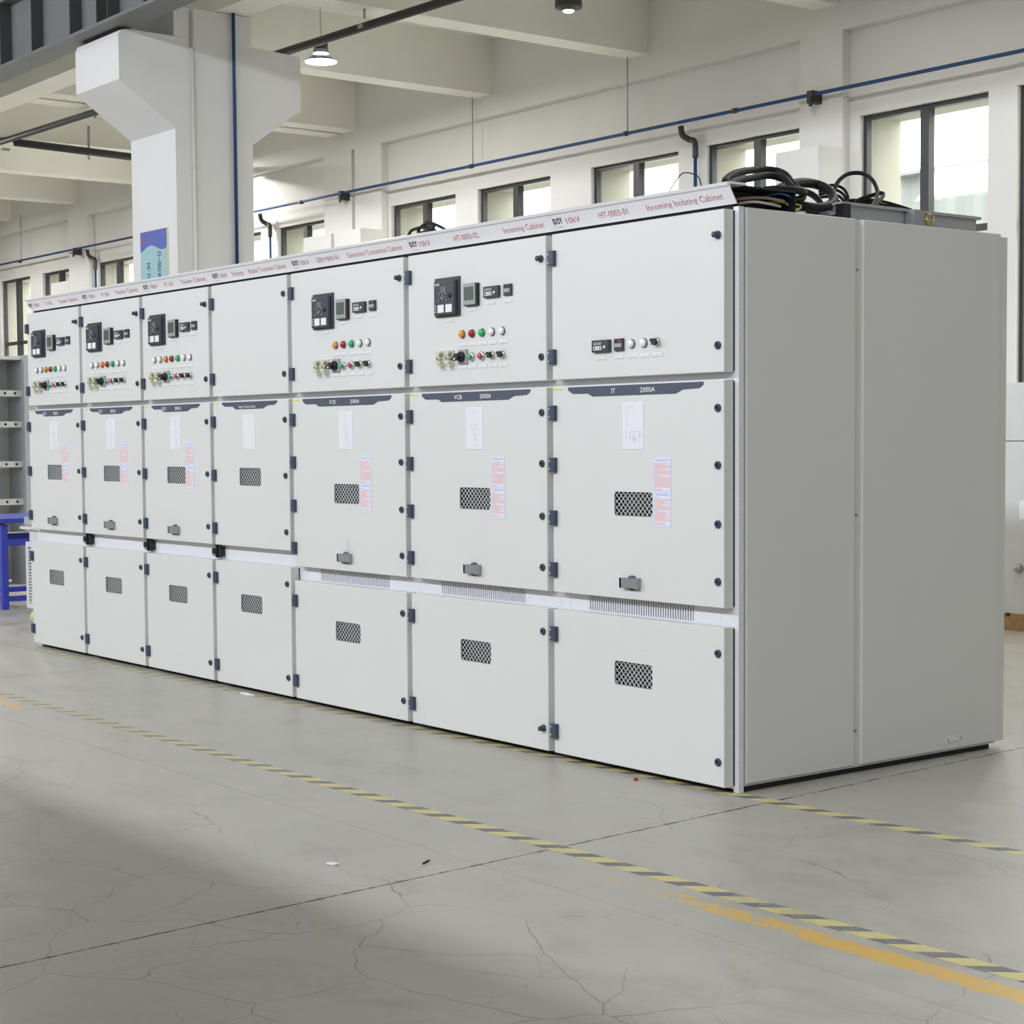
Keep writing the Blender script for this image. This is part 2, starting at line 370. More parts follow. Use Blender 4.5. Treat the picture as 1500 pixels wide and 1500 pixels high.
# back wall with window openings
W = 6.2; ZS, ZH = 1.03, 3.76
wins = [(-22.1,-20.95),(-20.5,-19.4),(-18.62,-17.48),(-17.02,-15.87),(-15.28,-14.11),(-13.72,-12.6),(-11.36,-10.19),(-9.82,-8.67),(-8.08,-6.91),(-6.57,-5.42),(-4.86,-3.65),(-3.40,-2.25),(-1.6,-.45),(0.1,1.25)]
wb = MB()
wb.box(-28, 14, W, W+0.11, 0, ZS); wb.box(-28, 14, W, W+0.11, ZH, 5.3)
wb.box(-28, 14, W+0.11, W+0.48, 0, ZS, 1); wb.box(-28, 14, W+0.11, W+0.48, ZH, 5.3, 1)
edges = [-28] + [v for a in wins for v in a] + [14]
for i in range(0, len(edges), 2):
    wb.box(edges[i], edges[i+1], W, W+0.11, ZS, ZH); wb.box(edges[i], edges[i+1], W+0.11, W+0.48, ZS, ZH, 1)
wall_back = wb.build('wall_back', [WALL, EXT]); struct(wall_back, 'white plastered window wall behind the cabinets', 'wall')
# band above the recessed infill, flush with the wall columns
struct(MB().box(-28, 14, W-0.09, W, 4.42, 5.3).build('trim_1', WALL), 'white plastered wall beam band above the window bays', 'wall')
def pier(x0, x1, lbl):
    o = MB().box(x0, x1, W-0.09, W, 0, 4.42).box(x0, x1, W-0.36, W-0.09, 0, 3.51).build('column', WALL)
    struct(o, lbl, 'column')
pier(-5.41, -4.96, 'white wall column with stepped shoulder right of the dark cable coils')
pier(-11.92, -11.40, 'white wall column with stepped shoulder, right half of the twin pair')
pier(-12.55, -11.98, 'white wall column with stepped shoulder, left half of the twin pair')
pier(-19.36, -18.72, 'white wall column with stepped shoulder beside the hanging banner')
pier(1.5, 2.0, 'white wall column at the far right end of window wall')
for i, (a, b) in enumerate(wins):
    wr = MB(); fw = 0.034; y0, y1 = W+0.045, W+0.10
    wr.box(a, b, y0, y1, ZS, ZS+fw).box(a, b, y0, y1, ZH-fw, ZH).box(a, a+fw, y0, y1, ZS+fw, ZH-fw).box(b-fw, b, y0, y1, ZS+fw, ZH-fw)
    wo = wr.build('window_%d' % (i+1), ALU); struct(wo, 'dark framed factory window, number %d along the back wall from the left' % (i+1), 'window')
    mid = (a+b)/2; zt = 2.80
    MB().box(mid-0.040, mid+0.040, y0-0.012, y1, ZS+fw, ZH-fw).build('mullion', ALU, wo)
    for xa, xb in ((a+fw, mid-0.040), (mid+0.040, b-fw)):
        MB().box(xa, xb, y0, y1-0.01, zt-0.025, zt+0.025).build('transom', ALU, wo)
        for za, zb in ((ZS+fw, zt-0.025), (zt+0.025, ZH-fw)):
            MB().box(xa, xb, y0+0.02, y0+0.026, za, zb).build('pane', GLASS, wo)

# low aisle ceiling with cross beams
struct(MB().box(-28, 14, 2.35, W+0.36, 5.15, 5.4).build('ceiling', CEIL), 'off-white concrete ceiling slab of the side aisle', 'ceiling')
for k, xr in enumerate([6.3, 4.0, 1.7, -0.5, -2.75, -5.0, -7.2, -9.45, -11.88, -12.22, -14.5, -16.75, -19.05, -21.4, -23.7]):
    o = MB().prism([(2.66, 4.62), (W-0.09, 4.62), (W-0.09, 5.15), (2.66, 5.15)], xr-0.25, xr, 'x').build('beam', CEIL)
    struct(o, 'off-white concrete ceiling cross beam, number %d from the right' % (k+1), 'beam')
struct(MB().box(-28, 14, 2.36, 2.655, 4.62, 5.15).build('beam', CEIL), 'off-white concrete edge beam along the aisle over the columns', 'beam')
# tall crane bay shell around and behind the camera
struct(MB().box(-28, 14, -10.2, 2.35, 9.6, 9.75).build('roof_high_bay', ROOF), 'sheet roof of the tall crane bay', 'roof')
struct(MB().box(-28, 14, -10.2, -10, 0, 9.6).build('wall_front', WALL), 'white wall of the crane bay behind the camera', 'wall')
struct(MB().box(-28.2, -28, -10.2, W+0.36, 0, 9.6).build('wall_left', WALL), 'white end wall at the far left of the hall', 'wall')
struct(MB().box(14, 14.2, -10.2, W+0.36, 0, 9.6).build('wall_right', WALL), 'white end wall at the right of the hall', 'wall')
struct(MB().box(-28, 14, 2.35, 2.5, 5.4, 9.6).build('wall_upper', WALL), 'white wall of the tall bay above the aisle roof', 'wall')
struct(MB().box(-24, 2.4, -3.82, -3.7, 0, 1.43).build('added_shadow_wall', WALL), 'unseen low white wall added to shade the near floor', 'wall')  # out-of-view blocker, added to cast the shadow on the near floor

# free-standing column with crane corbels on both sides
cx0, cx1 = -8.82, -8.05
prof = [(2.0,0.0),(2.674,0.0),(2.674,3.62),(3.12,3.94),(3.12,4.36),(2.674,4.39),(2.674,4.615),(2.0,4.615),(2.0,4.385),(1.60,4.385),(1.555,4.37),(1.54,4.33),(1.54,4.006),(2.0,3.684)]
mcol = MB(); n_ = len(prof)
vs = [(cx0,p[0],p[1]) for p in prof] + [(cx1,p[0],p[1]) for p in prof]
mcol.add(vs, [(i, (i+1) % n_, (i+1) % n_+n_, i+n_) for i in range(n_)])
def cap(x0i, flip):
    quads = [[0,1,2,13],[13,2,3,12],[12,3,4,11],[11,4,5,10],[10,5,9],[9,5,8],[8,5,6,7]]
    return [tuple((q if flip else q[::-1])[k]+x0i for k in range(len(q))) for q in quads]
mcol.f += [t for t in cap(0, False)] + [t for t in cap(n_, True)]; mcol.m += [0]*14; mcol.sm += [False]*14
struct(mcol.build('column', COLM), 'white concrete hall column with crane corbels, banner on its face', 'column')

# ================================================================== SWITCHGEAR ROW
def hinge_mesh():
    b = MB().chbox(-0.008, 0.021, -0.018, 0.004, -0.029, 0.029, 0.003).box(-0.020, -0.009, -0.010, 0.020, -0.027, 0.027)
    b.box(-0.0205, -0.0085, -0.0115, -0.009, 0.014, 0.018, 1).box(-0.0205, -0.0085, -0.0115, -0.009, -0.018, -0.014, 1)
    return b.mesh('hinge', [NAVY, PLATE])
HINGE = hinge_mesh()
LOCK = MB().lathe((0,0,0), (0,-1,0), [(0.0145,-0.004),(0.0145,0.006),(0.012,0.009),(0.009,0.009),(0.008,0.005)], 18, 0).box(-0.005,0.005,-0.0105,-0.004,-0.0018,0.0018,1).mesh('lock', [NAVY, BLACK])
KNOB = MB().lathe((0,0,0), (0,-1,0), [(0.0145,-0.004),(0.0145,0.006),(0.010,0.009),(0.008,0.013),(0.0105,0.016),(0.0105,0.024),(0.007,0.027)], 18, 0).mesh('lock', [NAVY])
LAMP_BASE = MB().lathe((0,0,0), (0,-1,0), [(0.0180,-0.003),(0.0180,0.003),(0.0165,0.005)], 18).mesh('indicator_lamp', [mat('bezel_dark', (0.16,0.16,0.17), 0.3, metal=0.6)])
def lens(m): return MB().lathe((0,0,0), (0,-1,0), [(0.0155,0.004),(0.0155,0.010),(0.0140,0.0135),(0.010,0.0160),(0.004,0.0170)], 18).mesh('lens', [m])
LENS = {'W': lens(L_W), 'O': lens(L_O), 'R': lens(L_R), 'G': lens(L_G)}
PB_BASE = MB().lathe((0,0,0), (0,-1,0), [(0.019,-0.003),(0.019,0.006),(0.0165,0.012),(0.012,0.012)], 20).mesh('push_button', [CHROME])
PB_CAP = {k: MB().lathe((0,0,0), (0,-1,0), [(0.0115,0.008),(0.0115,0.020),(0.010,0.022)], 18).mesh('button_cap', [m]) for k, m in (('G', BTN_G), ('R', BTN_R))}
def selector_mesh():
    b = MB().prism([(-0.016,0.004),(-0.012,0.012),(0.004,0.012),(0.013,0.004),(0.013,-0.006),(0.004,-0.013),(-0.008,-0.010),(-0.006,-0.003)], -0.026, -0.010, 'y')
    return b.mesh('selector_lever', [BLACK])
SEL_LEVER = selector_mesh()
SEL_BASE = MB().lathe((0,0,0), (0,-1,0), [(0.0165,-0.003),(0.0165,0.007),(0.014,0.011)], 18).mesh('selector_switch', [CHROME])
ROT_BASE = MB().chbox(-0.030, 0.030, -0.010, 0.0, -0.030, 0.032, 0.003, 0).mesh('rotary_switch', [DEVLITE])
ROT_KNOB = MB().lathe((0,0,0), (0,-1,0), [(0.022,0.008),(0.022,0.022),(0.018,0.026)], 20).prism([(-0.034,-0.008),(-0.026,-0.016),(0.016,0.002),(0.012,0.014),(-0.006,0.014)], -0.044, -0.020, 'y').mesh('rotary_knob', [BLACK])
ROT_POINT = MB().box(-0.013,-0.004,-0.0455,-0.043,-0.012,-0.004).mesh('pointer', [WHITE_INK])
def terminal_mesh():
    b = MB().chbox(-0.026,0.026,-0.010,0.0,-0.038,0.036,0.002)
    for zz in (0.022, -0.022): b.prism([(-0.022,zz+0.010),(0.018,zz+0.010),(0.022,zz+0.002),(0.010,zz-0.008),(-0.012,zz-0.008)], -0.034, -0.010, 'y')
    b.cyl((0,-0.034,0),(0,-0.008,0),0.012,12); b.box(0.010,0.020,-0.030,-0.006,-0.050,-0.018)
    return b.mesh('test_terminal', [CREAM])
TERMINAL = terminal_mesh()
TERM_SCREW = MB().cyl((0,-0.0365,0),(0,-0.030,0),0.006,10).mesh('terminal_screw', [BRASS])
TAGM = MB().chbox(-0.027,0.027,-0.003,0,-0.0065,0.0065,0.001).mesh('name_plate', [PLATE])
TAGMARK = MB().box(-0.018,0.014,-0.0034,-0.0028,-0.0018,0.0014).mesh('print_line', [mat('faint_ink', (0.66, 0.66, 0.71), 0.5)])

def relay(parent, x, z):
    r = MB().chbox(0,0.176,-0.010,0,0,0.165,0.002).build('protection_relay', [DEVICE], parent, (x,0,z))
    MB().chbox(0.020,0.166,-0.030,-0.010,0.006,0.150,0.004).build('front_cover', [DEVICE], r)
    for a in (0.050, 0.108): MB().box(a,a+0.045,-0.0312,-0.0298,0.016,0.049).build('label_card', [CARD], r)
    MB().box(0.070,0.112,-0.0312,-0.0298,0.098,0.124).build('display', [mat('relay_display', (0.16, 0.165, 0.17), 0.15)], r)
    kb = MB()
    for a, c in ((0.064,0.094),(0.112,0.094),(0.088,0.086),(0.078,0.078),(0.098,0.078),(0.088,0.072),(0.060,0.066),(0.116,0.066)): kb.cyl((a,-0.034,c),(a,-0.030,c),0.0042,10)
    kb.build('keypad', [DEVLITE], r)
    MB().cyl((0.140,-0.033,0.086),(0.140,-0.030,0.086),0.010,14).build('port_cover', [BLACK], r)
    MB().box(0.030,0.066,-0.0312,-0.0298,0.130,0.140).build('brand_strip', [DEVLITE], r)
    st = MB()
    for k in range(4): st.cbox(0.034,-0.0305,0.020+k*0.009,0.006,0.0012,0.004)
    st.build('status_mark', [CARD], r)
    return r
def meter(parent, x, z):
    r = MB().chbox(0,0.092,-0.018,0,0,0.092,0.003).build('power_meter', [BLACK], parent, (x-0.016,0,z))
    MB().chbox(0.002,0.086,-0.021,-0.018,0.003,0.090,0.002).build('meter_face', [DEVLITE], r)
    MB().box(0.011,0.077,-0.0218,-0.0208,0.022,0.078).build('screen', [SCREEN], r)
    k = MB()
    for i in range(4): k.cbox(0.018+i*0.018,-0.0215,0.012,0.010,0.0012,0.006)
    k.build('meter_keys', [STEEL], r); return r
def status_unit(parent, x, z):
    r = MB().chbox(0,0.099,-0.016,0,0,0.046,0.002).build('status_indicator', [DEVICE], parent, (x,0,z))
    MB().box(0.012,0.060,-0.0170,-0.0158,0.008,0.022).build('phase_panel', [CARD], r)
    for i, m in enumerate((L_R, YTAG, BAN_B)): MB().cyl((0.020+i*0.016,-0.0185,0.015),(0.020+i*0.016,-0.0168,0.015),0.0045,10).build('phase_lamp', [m], r)
    k = MB()
    for i in range(3): k.cbox(0.020+i*0.016,-0.0165,0.032,0.012,0.0014,0.011)
    k.build('mimic_marks', [DEVLITE], r)
    MB().cyl((0.079,-0.0205,0.018),(0.079,-0.016,0.018),0.006,12).build('test_button', [CARD], r); return r
def humidity(parent, x, z, led):
    r = MB().chbox(0,0.050,-0.011,0,0,0.046,0.002).build('humidity_controller', [DEVICE], parent, (x,0,z))
    MB().box(0.006,0.044,-0.0120,-0.0108,0.014,0.028).build('key_strip', [DEVLITE], r)
    MB().box(0.006,0.044,-0.0120,-0.0108,0.032,0.041).build('readout', [BLACK], r)
    if led: MB().box(0.026,0.042,-0.0126,-0.0118,0.033,0.040).build('led_digits', [mat('led_red', (0.5, 0.03, 0.04), 0.3)], r)
    return r
def plate_tag(parent, x, z):
    o = put('name_plate', TAGM, parent, (x,0,z)); put('print_line', TAGMARK, o); return o
def lamp(parent, x, z, c):
    o = put('indicator_lamp', LAMP_BASE, parent, (x,0,z)); put('lens', LENS[c], o)
def controls(parent, dx, z0, lampx, cols, rowx):
    for x, c in zip(lampx, cols): lamp(parent, x, 1.717+z0, c); plate_tag(parent, x+0.003, 1.672+z0)
    a = rowx
    for k in range(2):
        o = put('test_terminal', TERMINAL, parent, (a[k],0,1.622+z0)); o.scale = (0.86,0.8,0.9)
        s = put('terminal_screw', TERM_SCREW, o)
    o = put('rotary_switch', ROT_BASE, parent, (a[2]+0.012,0,1.622+z0)); put('rotary_knob', ROT_KNOB, o); put('pointer', ROT_POINT, o)
    for k, c in ((3,'G'),(4,'R')): o = put('push_button', PB_BASE, parent, (a[k],0,1.621+z0)); put('button_cap', PB_CAP[c], o)
    for k in (5,6): o = put('selector_switch', SEL_BASE, parent, (a[k],0,1.622+z0)); put('selector_lever', SEL_LEVER, o)
    for x in a: plate_tag(parent, x+0.005, 1.578+z0)

_NOT = {}
def notice_sheet():
    if 'n' in _NOT: return _NOT['n']
    b = MB().box(0,0.100,-0.0012,0,0,0.257,0)
    def block(z0, z1, rows, mi, dens):
        h = (z1-z0)/rows
        for i in range(rows):
            wd = 0.084*(1 if random.random() < dens else random.uniform(0.45, 0.9))
            b.box(0.008,0.008+wd,-0.0016,-0.001,z0+h*i+h*0.2,z0+h*i+h*0.85,mi)
    for z0, z1 in ((0.006,0.126),(0.131,0.252)):
        b.box(0.003,0.097,-0.0015,-0.001,z0,z0+0.0012,2).box(0.003,0.097,-0.0015,-0.001,z1-0.0012,z1,2).box(0.003,0.0042,-0.0015,-0.001,z0,z1,2).box(0.0958,0.097,-0.0015,-0.001,z0,z1,2)
        b.box(0.018,0.084,-0.0016,-0.001,z1-0.009,z1-0.005,2)
    block(0.145,0.186,9,1,0.8); block(0.193,0.236,9,1,0.75); block(0.134,0.141,2,1,0.3); b.box(0.006,0.045,-0.0016,-0.001,0.188,0.190,2)
    block(0.064,0.104,8,1,0.6); block(0.022,0.058,8,1,0.4); b.box(0.008,0.032,-0.0016,-0.001,0.107,0.110,2); b.box(0.008,0.036,-0.0016,-0.001,0.060,0.0625,2); block(0.010,0.016,1,1,0.2)
    _NOT['n'] = b.mesh('warning_notice', [NOTICE, PINK_INK, BLUE_INK]); return _NOT['n']
def diagram(kind):
    if kind in _NOT: return _NOT[kind]
    b = MB().chbox(0,0.118,-0.002,0,0,0.176,0.0008,0); L = lambda x0,x1,z0,z1: b.box(x0,x1,-0.0026,-0.0018,z0,z1,1)
    t = 0.0009
    L(0.022,0.066,0.160,0.1615)
    if kind == 'blank': L(0.012,0.106,0.150,0.1505)
    elif kind == 'it':
        L(0.022,0.0226,0.02,0.155); L(0.062,0.0628,0.145,0.16); L(0.046,0.106,0.067,0.0682)
        for x, z in ((0.046,0.03),(0.062,0.03),(0.073,0.02),(0.098,0.025)): L(x,x+t,z,0.067)
        for x, z in ((0.043,0.040),(0.060,0.036),(0.072,0.034),(0.096,0.05)): L(x,x+0.006,z,z+0.007)
    else:
        L(0.058,0.0588,0.10,0.16); L(0.060,0.0608,0.02,0.08); L(0.072,0.0728,0.03,0.065); L(0.055,0.078,0.065,0.066); L(0.058,0.098,0.016,0.017)
        for x in (0.038,0.058,0.078):
            for z in (0.086,0.100): L(x-0.005,x+0.005,z,z+0.0015); L(x,x+0.0012,z-0.004,z+0.005)
        L(0.069,0.076,0.042,0.048)
    _NOT[kind] = b.mesh('circuit_diagram', [PLATE, GREY_INK]); return _NOT[kind]

HZ = lambda t: 0.045 - 0.05*t                      # header leans forward towards its top edge
def header_text(hd, txt, x, cap_h, width, m, t=0.28, weight=0.0):
    me = text_mesh(txt, cap_h, width, weight, m)
    o = put('lettering', me, hd, (x, HZ(t)-0.0022, 2.092+0.075*t)); o.rotation_euler = (math.atan2(0.05, 0.075), 0, 0); return o

def cabinet(idx, x0, wd, label, head, body_title, mid_kind):
    big = wd > 0.9
    root = tag(empty('switchgear_cabinet', (x0,0,0)), label, 'cabinet', 'switchgear cabinets in one row')
    x1 = wd
    bx0, bx1 = 0.0005, wd-0.0005
    if idx == 7: bx1 = wd-0.015
    # carcass: rear body, front posts, cross sheets, plinth
    body = MB().box(bx0, bx1, 0.075, 1.53, 0.020, 2.085); body.build('body', [PAINT], root)
    MB().box(bx0+0.005, bx1-0.003, 0.062, 1.50, 0.001, 0.020).build('plinth', [DARK], root)
    fr = MB().box(0.0005,0.016,0.050,0.0749,0.014,2.078).box(wd-0.026,wd-0.0005,0.050,0.0749,0.002 if idx == 7 else 0.014,2.087 if idx == 7 else 2.078)
    fr.box(0.0161,wd-0.0261,0.050,0.0749,0.014,0.030)
    fr.box(0.0161,wd-0.0261,0.050,0.0749,1.480,1.506); fr.box(0.0161,wd-0.0261,0.050,0.0749,2.060,2.078)
    fr.build('front_frame', [GALV], root)
    zl, zm = (0.598, 0.668) if big else (0.659, 0.740)
    cs = MB()
    if big:
        cs.box(0.0161,0.172,0.050,0.060,zl-0.01,zm+0.01).box(0.768,wd-0.0261,0.050,0.060,zl-0.01,zm+0.01).box(0.172,0.768,0.050,0.060,zl-0.01,zl+0.006).box(0.172,0.768,0.050,0.060,zm-0.003,zm+0.01)
        n = 44
        sl = MB(); pitch = 0.596/n
        for k in range(n): sl.box(0.172+k*pitch, 0.172+k*pitch+pitch*0.48, 0.051, 0.059, zl+0.0061, zm-0.0031)
        o = sl.build('vent_slot_bars', [GALV], root); o['kind'] = 'stuff'
        MB().box(0.172,0.768,0.061,0.0745,zl,zm).build('vent_back', [DARK], root)
        cs.box(0.060,0.062,0.049,0.050,zl-0.005,zm); cs.box(0.905,0.907,0.049,0.050,zl-0.005,zm)
    else: cs.box(0.0161,wd-0.0261,0.050,0.060,zl-0.01,zm+0.01)
    cs.build('cross_sheet', [GALV], root)
    # doors
    dl, dr = 0.0147, wd-0.0237
    gs = MB()
    for a, b in ((0.024,zl),(zm,1.478),(1.506,2.077)): gs.box(dr-0.012, dr+0.0035, 0.0462, 0.0498, a+0.004, b-0.004)
    gs.build('door_gap_shade', [DARK], root)  # black strips standing in for the shaded gap beside each door
    up = holed_door(dl, dr, 1.506, 2.077).build('upper_door', [PAINT], root)
    hm = (0.384,0.600,0.982,1.073) if big else (0.282,0.500,1.051,1.141)
    hl = (0.382,0.597,0.337,0.428) if big else (0.278,0.494,0.408,0.498)
    md = holed_door(dl, dr, zm, 1.478, hm).build('middle_door', [PAINT], root)
    lo = holed_door(dl, dr, 0.024, zl, hl).build('lower_door', [PAINT], root)
    for d, h in ((md, hm), (lo, hl)):
        MB().box(h[0]-0.06,h[1]+0.02,0.024,0.028,h[2]-0.02,h[3]+0.02).build('window_backing', [mat('window_dark', (0.022, 0.026, 0.028), 0.3)], d)
        o = lattice(h[0]-0.004,h[1]+0.004,h[2]-0.004,h[3]+0.004,0.0244,0.0233,0.006).build('wire_mesh', [MESHW], d); o['kind'] = 'stuff'
    lx = 0.948 if big else 0.745
    hz = {'u': (1.983,1.597), 'm': (1.377,1.172,0.963,0.758) if big else (1.376,1.101,0.827), 'l': (0.502,0.112) if big else (0.570,0.115)}
    lz = {'u': (1.988,1.601), 'm': (1.380,1.177,0.967,0.762) if big else (1.379,1.106,0.831), 'l': (0.505,0.114) if big else (0.576,0.115)}
    for k, d in (('u',up),('m',md),('l',lo)):
        for z in hz[k]: put('hinge', HINGE, d, (0.021,0,z))
        for q, z in enumerate(lz[k]): put('lock', KNOB if (k == 'u' and q == 0 and idx != 4) or (idx == 6 and k == 'l' and q == 1) else LOCK, d, (lx,0,z))
    # title plate
    if big: poly = [(0.112,1.475),(0.874,1.475),(0.872,1.463),(0.851,1.452),(0.767,1.450),(0.728,1.436),(0.260,1.436),(0.233,1.448),(0.140,1.449),(0.112,1.464)]
    else: poly = [(0.110,1.474),(0.672,1.474),(0.668,1.464),(0.640,1.453),(0.575,1.452),(0.532,1.437),(0.256,1.437),(0.222,1.452),(0.140,1.453),(0.112,1.465)]
    tp = MB().prism(poly, -0.0015, 0.0, 'y').build('title_plate', [TITLE], md)
    for txt, x, wtx in body_title: put('title_lettering', text_mesh(txt, 0.0185, wtx, 0.004, WHITE_INK), tp, (x,-0.0022,1.4455)) if len(txt) < 8 else put('title_lettering', text_mesh(txt, 0.0135, wtx, 0.002, WHITE_INK), tp, (x,-0.0022,1.443))
    MB().box(0.022,0.078,-0.001,0.0,1.466,1.472).build('yellow_sticker', [YTAG], md)
    dxm = 0.434 if big else (0.330)
    put('circuit_diagram', diagram(mid_kind), root, (dxm,0,1.233))
    if idx != 4:
        put('warning_notice', notice_sheet(), root, (0.604 if big else 0.497, -0.0002, 0.947 if big else 1.014))
        cxx, czz = (0.490,0.731) if big else (0.375,0.802)
        c = MB().lathe((cxx,0,czz),(0,-1,0),[(0.0285,-0.002),(0.0285,0.008),(0.025,0.012)],22).build('crank_port', [NAVY], root)
        fl_ = MB().box(cxx-0.052,cxx+0.030,-0.024,-0.021,czz-0.018,czz+0.018).box(cxx+0.030,cxx+0.044,-0.024,-0.001,czz-0.020,czz+0.020).box(cxx-0.052,cxx-0.042,-0.024,-0.001,czz-0.020,czz+0.018)
        fl_.build('crank_flap', [STEEL], c)
        if idx == 5: MB().tube([(cxx+0.03,-0.02,czz+0.01),(cxx+0.045,-0.022,czz+0.04),(cxx+0.04,-0.02,czz+0.06),(cxx+0.046,-0.018,czz+0.085)],0.0015,6).build('flap_cord', [GREY_INK], c)
    # control devices on the upper door
    dz = 0.0 if big else 0.004
    if idx in (5,6):
        relay(root,0.228,1.797); meter(root,0.461,1.832); status_unit(root,0.581,1.857); humidity(root,0.711,1.858, idx == 5)
        for x, z in ((0.325,1.779),(0.484,1.816),(0.616,1.837),(0.730,1.836)): plate_tag(root, x, z)
        controls(root, 0, dz, [0.417+0.069*k for k in range(5)], 'ORGWW', [0.267,0.333,0.410,0.483,0.554,0.623,0.694])
    elif idx in (1,2,3):
        relay(root,0.118,1.801); meter(root,0.368,1.835); status_unit(root,0.478,1.860); humidity(root,0.605,1.862, False)
        for x, z in ((0.217,1.783),(0.371,1.821),(0.506,1.840),(0.618,1.840)): plate_tag(root, x, z)
        controls(root, 0, dz, [0.160+0.069*k for k in range(7)], 'WWORGWW', [0.148,0.214,0.292,0.364,0.432,0.505,0.575])
    elif idx == 7:
        status_unit(root,0.272,1.603); humidity(root,0.396,1.604, True)
        for x in (0.489,0.558): lamp(root, x, 1.627, 'W')
        o = put('selector_switch', SEL_BASE, root, (0.629,0,1.628)); put('selector_lever', SEL_LEVER, o)
        for x in (0.310,0.415,0.493,0.562,0.632): plate_tag(root, x, 1.581)
    # rivet dimples on the lower door, where a plate was left off
    if big:
        rv = MB()
        for x in (0.434,0.543):
            for z in (0.548,0.481): rv.cyl((x,-0.0006,z),(x,0.002,z),0.0025,8)
        rv.build('rivet_holes', [GREY_INK], lo)
    if idx in (1,2,3):
        lt = MB().box(wd-0.056,wd-0.014,0.020,0.050,0.676,0.734).build('latch_bracket', [STEEL], root)
        MB().box(wd-0.048,wd-0.024,0.012,0.0199,0.690,0.718).box(wd-0.0135,wd-0.001,0.014,0.0499,0.670,0.742).build('latch_bolt', [BLACK], lt)
    if idx in (2,3,4): MB().box(0.012,0.028,0.020,0.0499,0.676,0.730).build('latch_stop', [BLACK], root)
    # header: leaning sign band with rounded top lip
    h = MB()
    P = [(0.0440,2.0965),(HZ(0.06)-0.002,2.0950),(HZ(0.80),2.092+0.075*0.80),(HZ(0.88)-0.004,2.092+0.075*0.86),(HZ(1.0)-0.003,2.165),(0.004,2.170),(0.090,2.170),(0.090,2.162),(0.008,2.162),(0.010,2.150)]
    h.prism([(p[0], p[1]) for p in P], 0.0008, wd-0.0008, 'x')
    h.f[1], h.f[0] = h.f[1], h.f[0]
    hd = h.build('header_band', [HEADER], root)
    MB().box(0.0006, wd-(0.0265 if idx == 7 else 0.0006), 0.0502, 0.0748, 2.0785, 2.105).build('header_shade_strip', [DARK], root)  # near-black strip painting in the shade below the header band
    if idx == 7:
        MB().box(0.002, wd-0.10, 0.0905, 0.335, 2.0855, 2.155).box(0.002, wd-0.002, 0.0905, 0.34, 2.156, 2.162).box(0.002, wd-0.002, 0.3355, 0.34, 2.0855, 2.1555).build('wiring_trough', [BLACK], root)
    logo = [('D', -0.018, 0.019, DARK_INK), ('SY', 0.004, 0.033, DARK_INK)]
    off = 0.040
    # logo: dark letters with a red wedge on the first one and three small characters under them
    for tx, xx, wx, mm in logo: header_text(hd, tx, xx+off-0.018, 0.024, wx, mm, 0.36, 0.03)
    MB().prism([(0,0.006),(0.011,0.014),(0,0.022)], -0.0012, -0.0005, 'y').build('logo_wedge', [RED_INK], hd, (off-0.034, HZ(0.36)-0.0040, 2.092+0.075*0.36-0.004)).rotation_euler = (math.atan2(0.05,0.075),0,0)
    dots = MB()
    for k in range(3): dots.cbox(0.012+k*0.014,-0.001,0.0,0.006,0.0008,0.005)
    dots.build('logo_caption', [GREY_INK], hd, (off-0.036, HZ(0.2)-0.0022, 2.092+0.075*0.2)).rotation_euler = (math.atan2(0.05,0.075),0,0)
    for tx, xa, xb in head: header_text(hd, tx, xa, 0.026, xb-xa, RED_INK, 0.30, -0.004)
    return root

VCB8 = [('VCB',0.232,0.050),('800A',0.392,0.066)]; VCB20 = [('VCB',0.352,0.056),('2000A',0.535,0.078)]
specs = [
 (1,-6.2,0.8,'leftmost light grey switchgear cabinet, its header lettered F-3A Feeder Cabinet',[('10kV',0.085,0.165),('F-3A',0.262,0.352),('Feeder Cabinet',0.455,0.722)],VCB8,'vcb'),
 (2,-5.4,0.8,'light grey switchgear cabinet with header lettered F-2A Feeder Cabinet, second from left',[('10kV',0.085,0.165),('F-2A',0.257,0.350),('Feeder Cabinet',0.450,0.720)],VCB8,'vcb'),
 (3,-4.6,0.8,'light grey switchgear cabinet with header lettered F-1A Feeder Cabinet, third from left',[('10kV',0.080,0.160),('F-1A',0.252,0.347),('Feeder Cabinet',0.450,0.718)],VCB8,'vcb'),
 (4,-3.8,0.8,'light grey switchgear cabinet with blank upper door, headed Busbar Transition Cabinet',[('10kV',0.072,0.148),('Empty',0.203,0.315),('Busbar Transition Cabinet',0.370,0.735)],[('Busbar Transition Cabinet',0.290,0.170)],'blank'),
 (5,-3.0,1.0,'wide light grey switchgear cabinet headed Generator Connection Cabinet',[('10kV',0.066,0.150),('GEN MAN A1',0.218,0.416),('Generator Connection Cabinet',0.487,0.936)],VCB20,'vcb'),
 (6,-2.0,1.0,'wide light grey switchgear cabinet headed HT-0003-02 Incoming Cabinet',[('10kV',0.070,0.155),('HT-0003-02',0.331,0.501),('Incoming Cabinet',0.675,0.938)],VCB20,'vcb'),
 (7,-1.0,1.0,'rightmost switchgear cabinet with bare grey end panels, headed Incoming Isolating Cabinet',[('10kV',0.079,0.163),('HT-0003-01',0.277,0.442),('Incoming Isolating Cabinet',0.549,0.948)],[('IT',0.372,0.022),('2000A',0.535,0.082)],'it'),
]
cabs = [cabinet(*s) for s in specs]
c7 = cabs[6]
